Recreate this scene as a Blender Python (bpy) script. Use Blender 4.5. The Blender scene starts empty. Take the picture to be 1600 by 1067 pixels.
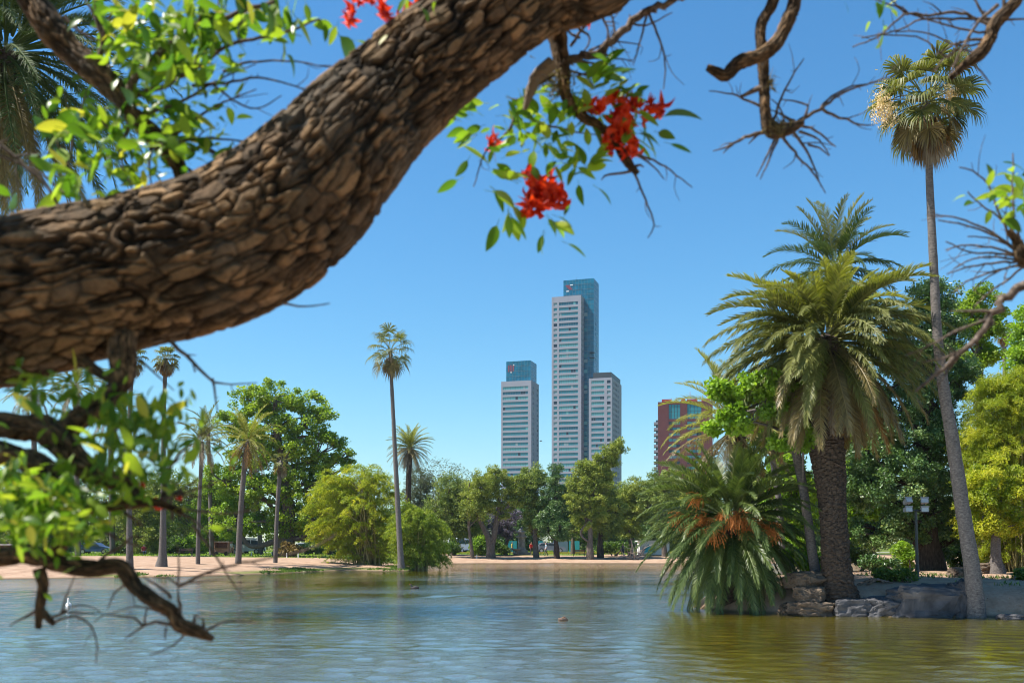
import bpy, math, random
import numpy as np
from mathutils import Vector, Matrix, Euler
SC = bpy.context.scene
COL = SC.collection
R = math.radians
F = 1556.0            # focal length in photograph pixels (35 mm on a 36 mm sensor)
ZC = 2.2              # eye height above the water
HOR = 850.0
# ---------------------------------------------------------------- camera
cam = bpy.data.cameras.new('camera'); camo = bpy.data.objects.new('camera', cam); COL.objects.link(camo)
camo.location = (0, 0, ZC); camo.rotation_euler = (R(90), 0, 0)
cam.sensor_width = 36; cam.lens = 36 * F / 1600; cam.shift_y = (HOR - 533.5) / 1600
cam.clip_start = 0.05; cam.clip_end = 4000
cam.dof.use_dof = True; cam.dof.focus_distance = 55; cam.dof.aperture_fstop = 3.7
SC.camera = camo
# ---------------------------------------------------------------- light
SUN_EL, SUN_AZ = 57.0, -97.0           # azimuth from +Y towards +X
w = bpy.data.worlds.new('World'); SC.world = w; w.use_nodes = True
nt = w.node_tree
bg = nt.nodes['Background']; sky = nt.nodes.new('ShaderNodeTexSky'); sky.sky_type = 'NISHITA'
sky.sun_disc = False; sky.sun_elevation = R(SUN_EL); sky.sun_rotation = R(SUN_AZ)
sky.air_density = 1.3; sky.dust_density = 0.0; sky.ozone_density = 10; sky.altitude = 0
hs = nt.nodes.new('ShaderNodeHueSaturation'); hs.inputs['Saturation'].default_value = 1.13; nt.links.new(sky.outputs[0], hs.inputs['Color'])
wb = nt.nodes.new('ShaderNodeMix'); wb.data_type = 'RGBA'; wb.blend_type = 'MULTIPLY'; wb.inputs[0].default_value = 1; wb.inputs[7].default_value = (.93, 1.05, .97, 1)
nt.links.new(hs.outputs[0], wb.inputs[6]); nt.links.new(wb.outputs[2], bg.inputs[0]); bg.inputs[1].default_value = 0.080
sl = bpy.data.lights.new('sun', 'SUN'); so = bpy.data.objects.new('sun', sl); COL.objects.link(so)
sl.energy = 5.0; sl.angle = R(0.53); sl.color = (1.0, 0.95, 0.87)
tosun = Vector((math.sin(R(SUN_AZ)) * math.cos(R(SUN_EL)), math.cos(R(SUN_AZ)) * math.cos(R(SUN_EL)), math.sin(R(SUN_EL))))
so.rotation_euler = tosun.to_track_quat('Z', 'Y').to_euler(); so.location = (-20, 20, 60)
SC.view_settings.view_transform = 'Standard'; SC.view_settings.look = 'None'
SC.view_settings.exposure = 1.1; SC.view_settings.gamma = 1; SC.view_settings.use_curve_mapping = False
SC.render.engine = 'CYCLES'
SC.cycles.max_bounces = 8; SC.cycles.diffuse_bounces = 3; SC.cycles.glossy_bounces = 3
SC.cycles.transmission_bounces = 4; SC.cycles.transparent_max_bounces = 4; SC.cycles.volume_bounces = 0
SC.cycles.use_denoising = True; SC.cycles.filter_width = 1.1
rnd = random.Random(7)
rng = np.random.default_rng(7)
# ---------------------------------------------------------------- helpers
def Pw(px, py, Y):
    return np.array(((px - 800) / F * Y, Y, ZC - (py - HOR) / F * Y))
def tagp(o, label=None, cat=None, group=None, kind=None):
    if label: o['label'] = label
    if cat: o['category'] = cat
    if group: o['group'] = group
    if kind: o['kind'] = kind
    return o
def root(name, loc, label, cat, group=None, rz=0.0):
    o = bpy.data.objects.new(name, None); COL.objects.link(o)
    o.location = loc; o.rotation_euler = (0, 0, rz); o.empty_display_size = 0.2
    return tagp(o, label, cat, group)
class MB:
    def __init__(s): s.v = []; s.f = []; s.n = 0
    def add(s, v, f, tint=0.5, mi=0):
        v = np.asarray(v, float)
        if not isinstance(f, np.ndarray):
            ls = {len(q) for q in f}
            if len(ls) > 1:                       # faces of several sizes
                n0 = s.n
                for i, L_ in enumerate(sorted(ls)):
                    g = [q for q in f if len(q) == L_]
                    if i == 0: s.add(v, g, tint, mi)
                    else: s.f.append((np.array(g) + n0, np.full(len(g), float(tint)), mi))
                return
        f = np.asarray(f, int)
        if len(f) == 0: return
        t = np.full(len(f), tint) if np.isscalar(tint) else np.asarray(tint)
        s.v.append(v); s.f.append((f + s.n, t, mi)); s.n += len(v)
    def mesh(s, name, mats, smooth=False, vattr=None):
        me = bpy.data.meshes.new(name)
        V = np.concatenate(s.v)
        me.vertices.add(len(V)); me.vertices.foreach_set('co', V.ravel())
        tot = np.concatenate([np.full(len(f), f.shape[1]) for f, _, _ in s.f])
        loops = np.concatenate([f.ravel() for f, _, _ in s.f])
        st = np.concatenate(([0], np.cumsum(tot)[:-1]))
        me.loops.add(len(loops)); me.loops.foreach_set('vertex_index', loops)
        me.polygons.add(len(tot)); me.polygons.foreach_set('loop_start', st); me.polygons.foreach_set('loop_total', tot)
        me.polygons.foreach_set('material_index', np.concatenate([np.full(len(f), m) for f, _, m in s.f]))
        me.polygons.foreach_set('use_smooth', np.full(len(tot), bool(smooth)))
        me.update(calc_edges=True)
        a = me.attributes.new('tint', 'FLOAT', 'FACE'); a.data.foreach_set('value', np.concatenate([t for _, t, _ in s.f]))
        if vattr is not None:
            a = me.attributes.new('plate', 'FLOAT', 'POINT'); a.data.foreach_set('value', vattr)
        for m in (mats if isinstance(mats, (list, tuple)) else [mats]): me.materials.append(m)
        me.validate()
        return me
    def build(s, name, mats, parent=None, smooth=False, vattr=None, local=True):
        return link(name, s.mesh(name, mats, smooth, vattr), parent, local)
def link(name, me, parent=None, local=False):
    """parent the mesh; with local=True the mesh is in world coordinates and is kept there"""
    o = bpy.data.objects.new(name, me); COL.objects.link(o)
    if parent is not None:
        o.parent = parent
        if local:
            o.matrix_parent_inverse = (Matrix.Translation(parent.location) @ parent.rotation_euler.to_matrix().to_4x4()).inverted()
    return o
def box(mb, x0, x1, y0, y1, z0, z1, tint=0.5, mi=0):
    v = [(x, y, z) for z in (z0, z1) for y in (y0, y1) for x in (x0, x1)]
    mb.add(v, [(0, 2, 3, 1), (4, 5, 7, 6), (0, 1, 5, 4), (2, 6, 7, 3), (0, 4, 6, 2), (1, 3, 7, 5)], tint, mi)
def smooth_path(pts, rad, step):
    """Catmull-Rom through the points, resampled"""
    P = np.asarray(pts, float); r = np.asarray(rad, float)
    n = len(P)
    if n == 2:
        L = np.linalg.norm(P[1] - P[0]); k = max(2, int(L / step) + 1); t = np.linspace(0, 1, k)[:, None]
        return P[0] * (1 - t) + P[1] * t, (r[0] * (1 - t[:, 0]) + r[1] * t[:, 0])
    Q = np.vstack([2 * P[0] - P[1], P, 2 * P[-1] - P[-2]]); rr = np.concatenate([[r[0]], r, [r[-1]]])
    out = []; ro = []
    for i in range(1, n):
        L = np.linalg.norm(Q[i + 1] - Q[i]); k = max(1, int(round(L / step))); t = np.arange(k) / k
        t = t[:, None]; a, b, c, d = Q[i - 1], Q[i], Q[i + 1], Q[i + 2]
        out.append(0.5 * ((2 * b) + (c - a) * t + (2 * a - 5 * b + 4 * c - d) * t ** 2 + (-a + 3 * b - 3 * c + d) * t ** 3))
        ro.append(rr[i] * (1 - t[:, 0]) + rr[i + 1] * t[:, 0])
    out.append(P[-1:]); ro.append(r[-1:])
    return np.vstack(out), np.concatenate(ro)
def frames(P):
    T = np.gradient(P, axis=0); T /= np.linalg.norm(T, axis=1)[:, None] + 1e-12
    U = np.zeros_like(P); a = np.array((0, 0, 1.0)) if abs(T[0][2]) < .9 else np.array((1.0, 0, 0))
    u = np.cross(T[0], a); u /= np.linalg.norm(u); U[0] = u
    for i in range(1, len(P)):
        u = U[i - 1] - T[i] * np.dot(U[i - 1], T[i]); U[i] = u / (np.linalg.norm(u) + 1e-12)
    return T, U, np.cross(T, U)
def grid_faces(n, m, off=0):
    i, j = np.meshgrid(np.arange(n - 1), np.arange(m), indexing='ij'); j2 = (j + 1) % m
    return np.stack([i * m + j, i * m + j2, (i + 1) * m + j2, (i + 1) * m + j], -1).reshape(-1, 4) + off
def tube(mb, pts, rad, seg=8, step=None, tint=0.5, mi=0, cap=True, disp=None):
    pts = np.asarray(pts, float)
    if step is None: step = max(np.mean(rad) * 2.5, 1e-3)
    P, r = smooth_path(pts, rad, step)
    T, U, W = frames(P)
    a = np.arange(seg) / seg * 2 * np.pi
    rr = np.repeat(r[:, None], seg, 1)
    s = np.concatenate(([0], np.cumsum(np.linalg.norm(np.diff(P, axis=0), axis=1))))
    if disp is not None: rr = rr + disp(s[:, None] + 0 * a[None], a[None] + 0 * s[:, None], rr)
    V = P[:, None] + rr[..., None] * (np.cos(a)[None, :, None] * U[:, None] + np.sin(a)[None, :, None] * W[:, None])
    n = len(P); V = V.reshape(-1, 3); f = grid_faces(n, seg)
    mb.add(V, f, tint, mi)
    if cap:
        e = P[-1] + T[-1] * r[-1] * .6
        ring = V[-seg:]
        mb.add(np.vstack([ring, e]), [(j, (j + 1) % seg, seg) for j in range(seg)], tint if np.isscalar(tint) else .5, mi)
    return P, r
def hash2(i, j, k=0):
    x = np.sin(i * 127.1 + j * 311.7 + k * 74.7) * 43758.5453
    return x - np.floor(x)
def vor(u, v, pv, k=0, jit=.8):
    """F1, F2 and cell hash of a jittered grid; v has period pv"""
    iu = np.floor(u); iv = np.floor(v)
    f1 = np.full(u.shape, 9.); f2 = np.full(u.shape, 9.); h = np.zeros(u.shape)
    for a in (-1, 0, 1):
        for b in (-1, 0, 1):
            cu = iu + a; cv = iv + b; cm = np.mod(cv, pv) if pv else cv
            x = cu + .5 + jit * (hash2(cu, cm, k) - .5) + .5 * np.mod(cm, 2); x = x - 0 
            y = cv + .5 + jit * (hash2(cu, cm, k + 5) - .5)
            d = np.hypot(u - x, v - y); hh = hash2(cu, cm, k + 9)
            m = d < f1
            f2 = np.where(m, f1, np.minimum(f2, d)); h = np.where(m, hh, h); f1 = np.where(m, d, f1)
    return f1, f2, h
def vnoise(p, k=0):
    """value noise on (...,3) points"""
    i = np.floor(p); f = p - i; f = f * f * (3 - 2 * f); r = 0
    for a in (0, 1):
        for b in (0, 1):
            for c in (0, 1):
                wgt = (f[..., 0] if a else 1 - f[..., 0]) * (f[..., 1] if b else 1 - f[..., 1]) * (f[..., 2] if c else 1 - f[..., 2])
                r = r + wgt * hash2(i[..., 0] + a + 57 * (i[..., 2] + c), i[..., 1] + b, k)
    return r
def fbm(p, o=4, k=0):
    r = 0; a = .5
    for q in range(o): r = r + a * vnoise(p * 2 ** q, k + q); a *= .5
    return r
# ---------------------------------------------------------------- materials
def mnew(name):
    m = bpy.data.materials.new(name); m.use_nodes = True; n = m.node_tree
    return m, n, n.nodes['Principled BSDF'], n.links.new
def ramp(n, stops, src, L):
    r = n.nodes.new('ShaderNodeValToRGB'); e = r.color_ramp.elements
    e[0].position, e[0].color = stops[0][0], (*stops[0][1], 1); e[1].position, e[1].color = stops[-1][0], (*stops[-1][1], 1)
    for p, c in stops[1:-1]: q = e.new(p); q.color = (*c, 1)
    L(src, r.inputs[0]); return r.outputs[0]
def noise(n, L, scale, detail=4, vec=None, rough=.55, dist=0):
    t = n.nodes.new('ShaderNodeTexNoise'); t.inputs['Scale'].default_value = scale; t.inputs['Detail'].default_value = detail
    t.inputs['Roughness'].default_value = rough; t.inputs['Distortion'].default_value = dist
    if vec is not None: L(vec, t.inputs['Vector'])
    return t.outputs[0]
def bump(n, L, h, strength, dist, b, prev=None):
    q = n.nodes.new('ShaderNodeBump'); q.inputs['Strength'].default_value = strength; q.inputs['Distance'].default_value = dist
    L(h, q.inputs['Height']); 
    if prev is not None: L(prev, q.inputs['Normal'])
    L(q.outputs[0], b.inputs['Normal']); return q.outputs[0]
def objcoord(n, L, scale=(1, 1, 1), kind='Object'):
    t = n.nodes.new('ShaderNodeTexCoord'); m = n.nodes.new('ShaderNodeMapping'); m.inputs['Scale'].default_value = scale
    L(t.outputs[kind], m.inputs[0]); return m.outputs[0]
def worldpos(n, L, scale=(1, 1, 1)):
    t = n.nodes.new('ShaderNodeNewGeometry'); m = n.nodes.new('ShaderNodeMapping'); m.inputs['Scale'].default_value = scale
    L(t.outputs['Position'], m.inputs[0]); return m.outputs[0]
def mixc(n, L, fac, a, b, mode='MIX'):
    m = n.nodes.new('ShaderNodeMix'); m.data_type = 'RGBA'; m.blend_type = mode
    for k, x in ((0, fac), (6, a), (7, b)):
        if isinstance(x, (int, float)): m.inputs[k].default_value = x
        elif isinstance(x, tuple): m.inputs[k].default_value = (*x, 1)
        else: L(x, m.inputs[k])
    return m.outputs[2]
def leafmat(name, stops, trans=.35, tcol=1.6, rough=.45, spec=.35, nscale=0.0):
    m, n, b, L = mnew(name)
    a = n.nodes.new('ShaderNodeAttribute'); a.attribute_name = 'tint'
    c = ramp(n, stops, a.outputs['Fac'], L)
    if nscale:
        nz = noise(n, L, nscale, 3, worldpos(n, L))
        r2 = ramp(n, [(.3, (.72, .74, .7)), (.7, (1.25, 1.2, 1.15))], nz, L)
        c = mixc(n, L, 1.0, c, r2, 'MULTIPLY')
    L(c, b.inputs['Base Color']); b.inputs['Roughness'].default_value = rough; b.inputs['Specular IOR Level'].default_value = spec
    tr = n.nodes.new('ShaderNodeBsdfTranslucent'); 
    tc = mixc(n, L, 1.0, c, (tcol * 1.05, tcol * 1.1, tcol * .5), 'MULTIPLY'); L(tc, tr.inputs[0])
    mx = n.nodes.new('ShaderNodeMixShader'); mx.inputs[0].default_value = trans
    L(b.outputs[0], mx.inputs[1]); L(tr.outputs[0], mx.inputs[2])
    L(mx.outputs[0], n.nodes['Material Output'].inputs[0])
    return m
def plain(name, col, rough=.7, spec=.3, metal=0, nz=None, var=.25, bmp=None):
    m, n, b, L = mnew(name)
    if nz:
        v = objcoord(n, L); q = noise(n, L, nz, 5, v)
        lo = tuple(c * (1 - var) for c in col); hi = tuple(min(1, c * (1 + var)) for c in col)
        L(ramp(n, [(.3, lo), (.7, hi)], q, L), b.inputs['Base Color'])
        if bmp: bump(n, L, q, .6, bmp, b)
    else: b.inputs['Base Color'].default_value = (*col, 1)
    b.inputs['Roughness'].default_value = rough; b.inputs['Specular IOR Level'].default_value = spec; b.inputs['Metallic'].default_value = metal
    return m
def barkmat(name, dark, mid, light, sc=(6, 6, 1.2), bs=.03):
    m, n, b, L = mnew(name); v = worldpos(n, L, sc); q = noise(n, L, 2.5, 6, v, .65)
    L(ramp(n, [(.3, dark), (.5, mid), (.72, light)], q, L), b.inputs['Base Color']); b.inputs['Roughness'].default_value = .9
    b.inputs['Specular IOR Level'].default_value = .15; bump(n, L, q, .9, bs, b); return m
G = {}
G['plane'] = leafmat('plane_leaf', [(0, (0.0825, 0.152, 0.0149)), (.5, (0.177, 0.268, 0.0248)), (1, (0.329, 0.394, 0.0372))], .4, 1.7)
G['dark'] = leafmat('dark_leaf', [(0, (0.041, 0.0858, 0.0254)), (.6, (0.0934, 0.173, 0.0424)), (.85, (0.175, 0.257, 0.0741)), (1, (0.498, 0.572, 0.254))], .18, 1.5, .35, .5)  # last stop makes a few random leaves far paler
G['olive'] = leafmat('olive_leaf', [(0, (0.0954, 0.126, 0.0239)), (.5, (0.191, 0.238, 0.0376)), (1, (0.381, 0.389, 0.0683))], .3, 1.5, .6)
G['pine'] = leafmat('feathery_leaf', [(0, (0.0786, 0.121, 0.0271)), (.5, (0.155, 0.216, 0.0425)), (1, (0.337, 0.352, 0.0772))], .25, 1.4, .6)
G['lime'] = leafmat('lime_leaf', [(0, (0.072, 0.145, 0.0134)), (.5, (0.158, 0.264, 0.0192)), (1, (0.288, 0.396, 0.0384))], .45, 1.6)
G['bamboo'] = leafmat('bamboo_leaf', [(0, (0.128, 0.191, 0.0156)), (.5, (0.275, 0.323, 0.0234)), (.8, (0.457, 0.439, 0.0364)), (1, (0.621, 0.553, 0.065))], .45, 1.4, .5)
G['grey'] = leafmat('grey_green_leaf', [(0, (.05, .065, .03)), (.6, (.09, .11, .05)), (1, (.17, .18, .1))], .25, 1.3, .6)
G['jacaranda'] = leafmat('jacaranda_blossom', [(0, (0.04, 0.054, 0.0225)), (.35, (0.128, 0.108, 0.165)), (1, (0.264, 0.234, 0.338))], .3, 1.0, .7)
G['shrub'] = leafmat('shrub_leaf', [(0, (.03, .06, .012)), (.5, (.07, .13, .02)), (1, (.14, .22, .03))], .35, 1.6)
G['dry'] = leafmat('dry_shrub_leaf', [(0, (.16, .13, .03)), (.5, (.26, .17, .06)), (1, (.34, .25, .1))], .3, 1.1, .7)
G['frond_new'] = leafmat('frond_bright', [(0, (.085, .11, .014)), (1, (.30, .29, .055))], .35, 1.5, .5, .3)
G['frond_mid'] = leafmat('frond_green', [(0, (.045, .065, .014)), (1, (.19, .19, .05))], .3, 1.5, .5, .3)
G['frond_old'] = leafmat('frond_olive', [(0, (.07, .06, .02)), (1, (.24, .18, .065))], .25, 1.4, .45, .4)
G['frond_dead'] = leafmat('frond_dead', [(0, (.13, .10, .07)), (1, (.30, .24, .17))], .2, 1.0, .8, .2)
G['frond_brown'] = leafmat('frond_brown', [(0, (.11, .055, .02)), (1, (.26, .15, .05))], .25, 1.1, .8, .2)
G['frond_shade'] = leafmat('frond_shaded_green', [(0, (.022, .045, .014)), (1, (.075, .11, .03))], .25, 1.5, .6, .12)  # shaded copy of the green frond, the shade put into its colour
G['frond_low'] = leafmat('frond_wet_green', [(0, (.025, .058, .014)), (1, (.13, .165, .04))], .3, 1.5, .42, .4)
G['bamboo2'] = leafmat('olive_bamboo_leaf', [(0, (0.078, 0.13, 0.0156)), (.5, (0.195, 0.26, 0.026)), (1, (0.416, 0.429, 0.065))], .45, 1.4, .5)
G['fruit'] = plain('orange_fruit', (.40, .135, .025), .6, .3)
G['petal'] = leafmat('red_petal', [(0, (.45, .012, .005)), (1, (.78, .065, .012))], .35, 1.3, .45, .4)
G['cream'] = leafmat('cream_flower', [(0, (.55, .38, .2)), (1, (.75, .6, .38))], .3, 1.1, .8)
G['fore'] = leafmat('coral_tree_leaf', [(0, (0.039, 0.102, 0.012)), (.4, (0.104, 0.204, 0.018)), (.8, (0.221, 0.312, 0.03)), (1, (0.39, 0.36, 0.05))], .5, 1.55, .35, .45)
M_trunk = barkmat('grey_brown_bark', (.05, .04, .03), (.12, .095, .075), (.22, .18, .15))
M_trunk_dark = barkmat('dark_bark', (.02, .015, .012), (.05, .038, .03), (.11, .085, .065))
M_palm = barkmat('palm_bark', (.06, .052, .048), (.12, .105, .095), (.2, .175, .155), (5, 5, 9), .02)
M_palm_dark = barkmat('canary_palm_bark', (.02, .015, .011), (.05, .036, .026), (.10, .075, .055), (4, 4, 6), .03)
M_twig = barkmat('twig_bark', (.04, .03, .022), (.11, .083, .065), (.25, .20, .165), (30, 30, 30), .002)
# ================================================================= ground and water
LAKE = np.array([(-30, 4.6), (-8, 4.4), (8, 4.4), (30, 5), (60, 10), (75, 30), (78, 80), (60, 105), (38, 111), (16, 113.5), (5, 115), (-3, 114), (-7, 112), (-10, 104),
                 (-9.2, 95), (-8.4, 88), (-8.8, 83), (-11, 81.5), (-14, 84), (-16.4, 79.6), (-19.8, 69.5), (-23, 66.5), (-27, 64.6), (-32, 62.5), (-38, 58), (-33, 48), (-22.5, 37), (-16.2, 31), (-17, 24), (-24, 14)], float)
ISLE = np.array([(6.4, 35), (6.6, 33), (7.6, 32), (9.4, 31.2), (11, 30.6), (12.4, 30.1), (14.2, 29.9), (16, 29.2), (22, 28.2), (40, 27), (62, 32), (62, 52), (34, 56), (22, 53), (15, 49), (9.5, 43)], float)
def sdist(poly, x, y):
    """signed distance, positive inside"""
    d = np.full(np.shape(x), 1e9); ins = np.zeros(np.shape(x), bool); n = len(poly)
    for i in range(n):
        ax, ay = poly[i]; bx, by = poly[(i + 1) % n]; ex, ey = bx - ax, by - ay
        t = np.clip(((x - ax) * ex + (y - ay) * ey) / (ex * ex + ey * ey), 0, 1)
        d = np.minimum(d, np.hypot(x - ax - t * ex, y - ay - t * ey))
        c = ((ay > y) != (by > y)) & (x < (bx - ax) * (y - ay) / (by - ay + 1e-12) + ax); ins ^= c
    return np.where(ins, d, -d)
def gh(x, y):
    x = np.asarray(x, float); y = np.asarray(y, float)
    sl_, si = sdist(LAKE, x, y), sdist(ISLE, x, y)
    wob = .5 * (vnoise(np.stack([x * .35, y * .35, 0 * x], -1), 3) - .5) + .25 * (vnoise(np.stack([x * 1.3, y * 1.3, 0 * x], -1), 4) - .5)
    s1 = -sl_ + wob; s2 = si + wob * .5
    h1 = np.where(s1 > 0, .95 * (1 - np.exp(-s1 / 9.)) + .03, s1 * .3)
    h2 = np.where(s2 > 0, 1.02 * (1 - np.exp(-s2 / .9)) + .04, s2 * .8)
    near = np.clip((24 - y) / 12, 0, 1); h1 = np.where(s1 > 0, h1 * (1 - near) + near * .6 * (1 - np.exp(-s1 / 1.)), h1)
    h = np.where(si > -1.2, np.maximum(h1, h2), h1)
    h = np.maximum(h, -1.3)
    return h + np.where(h > .05, .10 * (vnoise(np.stack([x * .22, y * .22, 0 * x], -1), 8) - .5) + .03 * (vnoise(np.stack([x * 2.1, y * 2.1, 0 * x], -1), 9) - .5), 0)
def g1(x, y): return float(gh(np.array([x]), np.array([y]))[0])
def solveY(px, by, lo=20, hi=260):
    Y = np.arange(lo, hi, .25); X = (px - 800) / F * Y; z = gh(X, Y)
    py = HOR + (ZC - z) / Y * F
    k = np.where((py <= by) & (z > 0))[0]
    return float(Y[k[0]]) if len(k) else float(hi)
def axis(segs):
    return np.unique(np.concatenate([np.arange(a, b, s) for a, b, s in segs]))
gx = axis([(-1500, -200, 100), (-200, -70, 8), (-70, -36, 1.5), (-36, 24, .4), (24, 64, .8), (64, 110, 3), (110, 200, 10), (200, 1501, 100)])
gy = axis([(-60, 0, 4), (0, 8, .5), (8, 26, 1.5), (26, 58, .4), (58, 135, .45), (135, 160, 1), (160, 240, 5), (240, 400, 20), (400, 2501, 150)])
X, Yg = np.meshgrid(gx, gy, indexing='ij'); Z = gh(X, Yg)
mb = MB(); n_, m_ = X.shape
i, j = np.meshgrid(np.arange(n_ - 1), np.arange(m_ - 1), indexing='ij')
fc = np.stack([i * m_ + j, (i + 1) * m_ + j, (i + 1) * m_ + j + 1, i * m_ + j + 1], -1).reshape(-1, 4)
mb.add(np.stack([X, Yg, Z], -1).reshape(-1, 3), fc)
gm, n, b, L = mnew('dirt_and_grass')
pos = worldpos(n, L); sep = n.nodes.new('ShaderNodeSeparateXYZ'); L(pos, sep.inputs[0])
big = noise(n, L, .12, 4, pos); fine = noise(n, L, 9, 6, pos, .7); mid = noise(n, L, 1.1, 5, pos, .6)
dirt = ramp(n, [(.25, (.24, .155, .10)), (.5, (.36, .245, .17)), (.75, (.43, .31, .22))], mid, L)
dirt = mixc(n, L, .5, dirt, ramp(n, [(.3, (.55, .5, .46)), (.65, (1.05, 1.03, 1.0))], fine, L), 'MULTIPLY')
grass = ramp(n, [(.3, (.05, .075, .018)), (.55, (.12, .15, .03)), (.75, (.26, .22, .09))], fine, L)
def math_(op, a, b_=None, c=None, clamp=False):
    q = n.nodes.new('ShaderNodeMath'); q.operation = op; q.use_clamp = clamp
    for k, x in enumerate((a, b_, c)):
        if x is None: continue
        if isinstance(x, (int, float)): q.inputs[k].default_value = x
        else: L(x, q.inputs[k])
    return q.outputs[0]
# grass: beyond the shore path (Y > ~131, or > ~104 on the left bank), ragged edge
yy = math_('ADD', sep.outputs[1], math_('MULTIPLY', math_('SUBTRACT', big, .5), 30.0))
left = math_('LESS_THAN', sep.outputs[0], -11.0)
lim = math_('SUBTRACT', 128.0, math_('MULTIPLY', left, 24.0))
gmask = math_('MULTIPLY', math_('SUBTRACT', yy, lim), .35, clamp=True)
# damp green strip at the water's edge on the left bank
lowz = math_('SUBTRACT', 1.0, math_('MULTIPLY', math_('ABSOLUTE', math_('SUBTRACT', sep.outputs[2], .13)), 9.0), clamp=True)
edge = math_('MULTIPLY', math_('MULTIPLY', lowz, left), math_('MULTIPLY', math_('SUBTRACT', big, .46), 14.0, clamp=True))
gm_ = math_('MAXIMUM', gmask, edge)
colr = mixc(n, L, gm_, dirt, grass)
wet = math_('MULTIPLY', math_('SUBTRACT', .10, sep.outputs[2]), 14.0, clamp=True)
colr = mixc(n, L, math_('MULTIPLY', wet, .8), colr, (.07, .055, .03))
L(colr, b.inputs['Base Color']); b.inputs['Roughness'].default_value = .95; b.inputs['Specular IOR Level'].default_value = .1
bump(n, L, fine, .7, .03, b)
tagp(mb.build('ground', gm, smooth=True), kind='structure')

wm, n, b, L = mnew('lake_water')
def math_(op, a, b_=None, c=None, clamp=False):
    q = n.nodes.new('ShaderNodeMath'); q.operation = op; q.use_clamp = clamp
    for k, x in enumerate((a, b_, c)):
        if x is None: continue
        if isinstance(x, (int, float)): q.inputs[k].default_value = x
        else: L(x, q.inputs[k])
    return q.outputs[0]
p1 = worldpos(n, L, (1.5, 4.2, 1)); p2 = worldpos(n, L, (.25, .5, 1)); p3 = worldpos(n, L, (5.0, 13., 1)); p4 = worldpos(n, L, (.03, .10, 1))
w1 = noise(n, L, 1.2, 3, p1, .6, .3); w2 = noise(n, L, 1.0, 3, p2, .5); w3 = noise(n, L, 1.5, 3, p3, .6); w4 = noise(n, L, 1.0, 3, p4, .6)
calm = ramp(n, [(.36, (.25, .25, .25)), (.6, (1, 1, 1))], w4, L)
h = math_('ADD', math_('MULTIPLY', w1, .6), math_('ADD', math_('MULTIPLY', w2, .5), math_('MULTIPLY', w3, .35)))
h = math_('MULTIPLY', h, calm)
body = ramp(n, [(.3, (.155, .125, .003)), (.7, (.21, .17, .005))], w4, L)
df = n.nodes.new('ShaderNodeBsdfDiffuse'); L(body, df.inputs[0]); gl = n.nodes.new('ShaderNodeBsdfGlossy'); gl.inputs['Roughness'].default_value = .05
lw = n.nodes.new('ShaderNodeFresnel'); lw.inputs['IOR'].default_value = 1.8
fac = math_('ADD', math_('MULTIPLY', lw.outputs[0], .5), .60, clamp=True)
mx = n.nodes.new('ShaderNodeMixShader'); L(fac, mx.inputs[0]); L(df.outputs[0], mx.inputs[1]); L(gl.outputs[0], mx.inputs[2]); L(mx.outputs[0], n.nodes['Material Output'].inputs[0])
bp_ = bump(n, L, h, 1.0, .04, b); L(bp_, gl.inputs['Normal']); L(bp_, lw.inputs['Normal'])
# real ripples: a height field of many small crossing waves
wy_ = [8.0]
while wy_[-1] < 118: wy_.append(wy_[-1] + .055 + .0022 * max(0, wy_[-1] - 12))
wy_ = np.concatenate([[3., 5., 6.5], wy_]); wx_ = axis([(-46, -24, .5), (-24, 24, .13), (24, 82, .5)])
WX, WY = np.meshgrid(wx_, wy_, indexing='ij'); rW = np.random.default_rng(21); WH = np.zeros_like(WX)
for q in range(46):
    lam = .45 * 1.075 ** q * .8 + .05; th_ = rW.normal(1.35, .5); kx, ky = math.cos(th_) * 2 * math.pi / lam, math.sin(th_) * 2 * math.pi / lam
    ph_ = rW.uniform(0, 6.28); amp = .0072 * lam ** .5 * np.exp(-(lam / .92) ** 2)
    WH += amp * np.sin(kx * WX + ky * WY + ph_ + 1.2 * np.sin(.23 * WX * math.sin(q) + .31 * WY * math.cos(q) + q)) * np.clip((lam / (.16 + .009 * WY)) - 1.0, 0, 1)
WH *= .2 + 1.6 * fbm(np.stack([WX * .05, WY * .13, 0 * WX], -1), 3, 17)
WH *= np.clip((WY - 6) / 4, 0, 1)
mb = MB(); n_, m_ = WX.shape; i, j = np.meshgrid(np.arange(n_ - 1), np.arange(m_ - 1), indexing='ij')
mb.add(np.stack([WX, WY, WH], -1).reshape(-1, 3), np.stack([i * m_ + j, (i + 1) * m_ + j, (i + 1) * m_ + j + 1, i * m_ + j + 1], -1).reshape(-1, 4))
print('water quads', (n_ - 1) * (m_ - 1))
tagp(mb.build('water', wm, smooth=True), kind='structure')
# ================================================================= towers far behind the park
M_conc = plain('pale_concrete', (.27, .265, .315), .8, .2, nz=.15, var=.07)
M_red = plain('red_brick_cladding', (.14, .04, .037), .8, .2, nz=.3, var=.12)
M_redtop = plain('red_parapet', (.36, .03, .05), .7, .2)
def glass(name, c, r=.12): 
    m, n, b, L = mnew(name)
    q = noise(n, L, .35, 3, objcoord(n, L)); L(ramp(n, [(.35, tuple(x * .7 for x in c)), (.65, tuple(min(1, x * 1.25) for x in c))], q, L), b.inputs['Base Color'])
    b.inputs['Roughness'].default_value = r; b.inputs['Specular IOR Level'].default_value = .35
    return m
GL = [glass('teal_glass', (.05, .24, .29)), glass('deep_teal_glass', (.03, .14, .20)), glass('pale_teal_glass', (.14, .38, .40), .25), glass('dark_window', (.02, .035, .05)), glass('curtain_window', (.24, .33, .36), .4)]
GB = glass('blue_curtain_wall', (.006, .12, .20), .15)
M_mull = plain('metal_mullion', (.10, .16, .19), .4, .5, .4)
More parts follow.
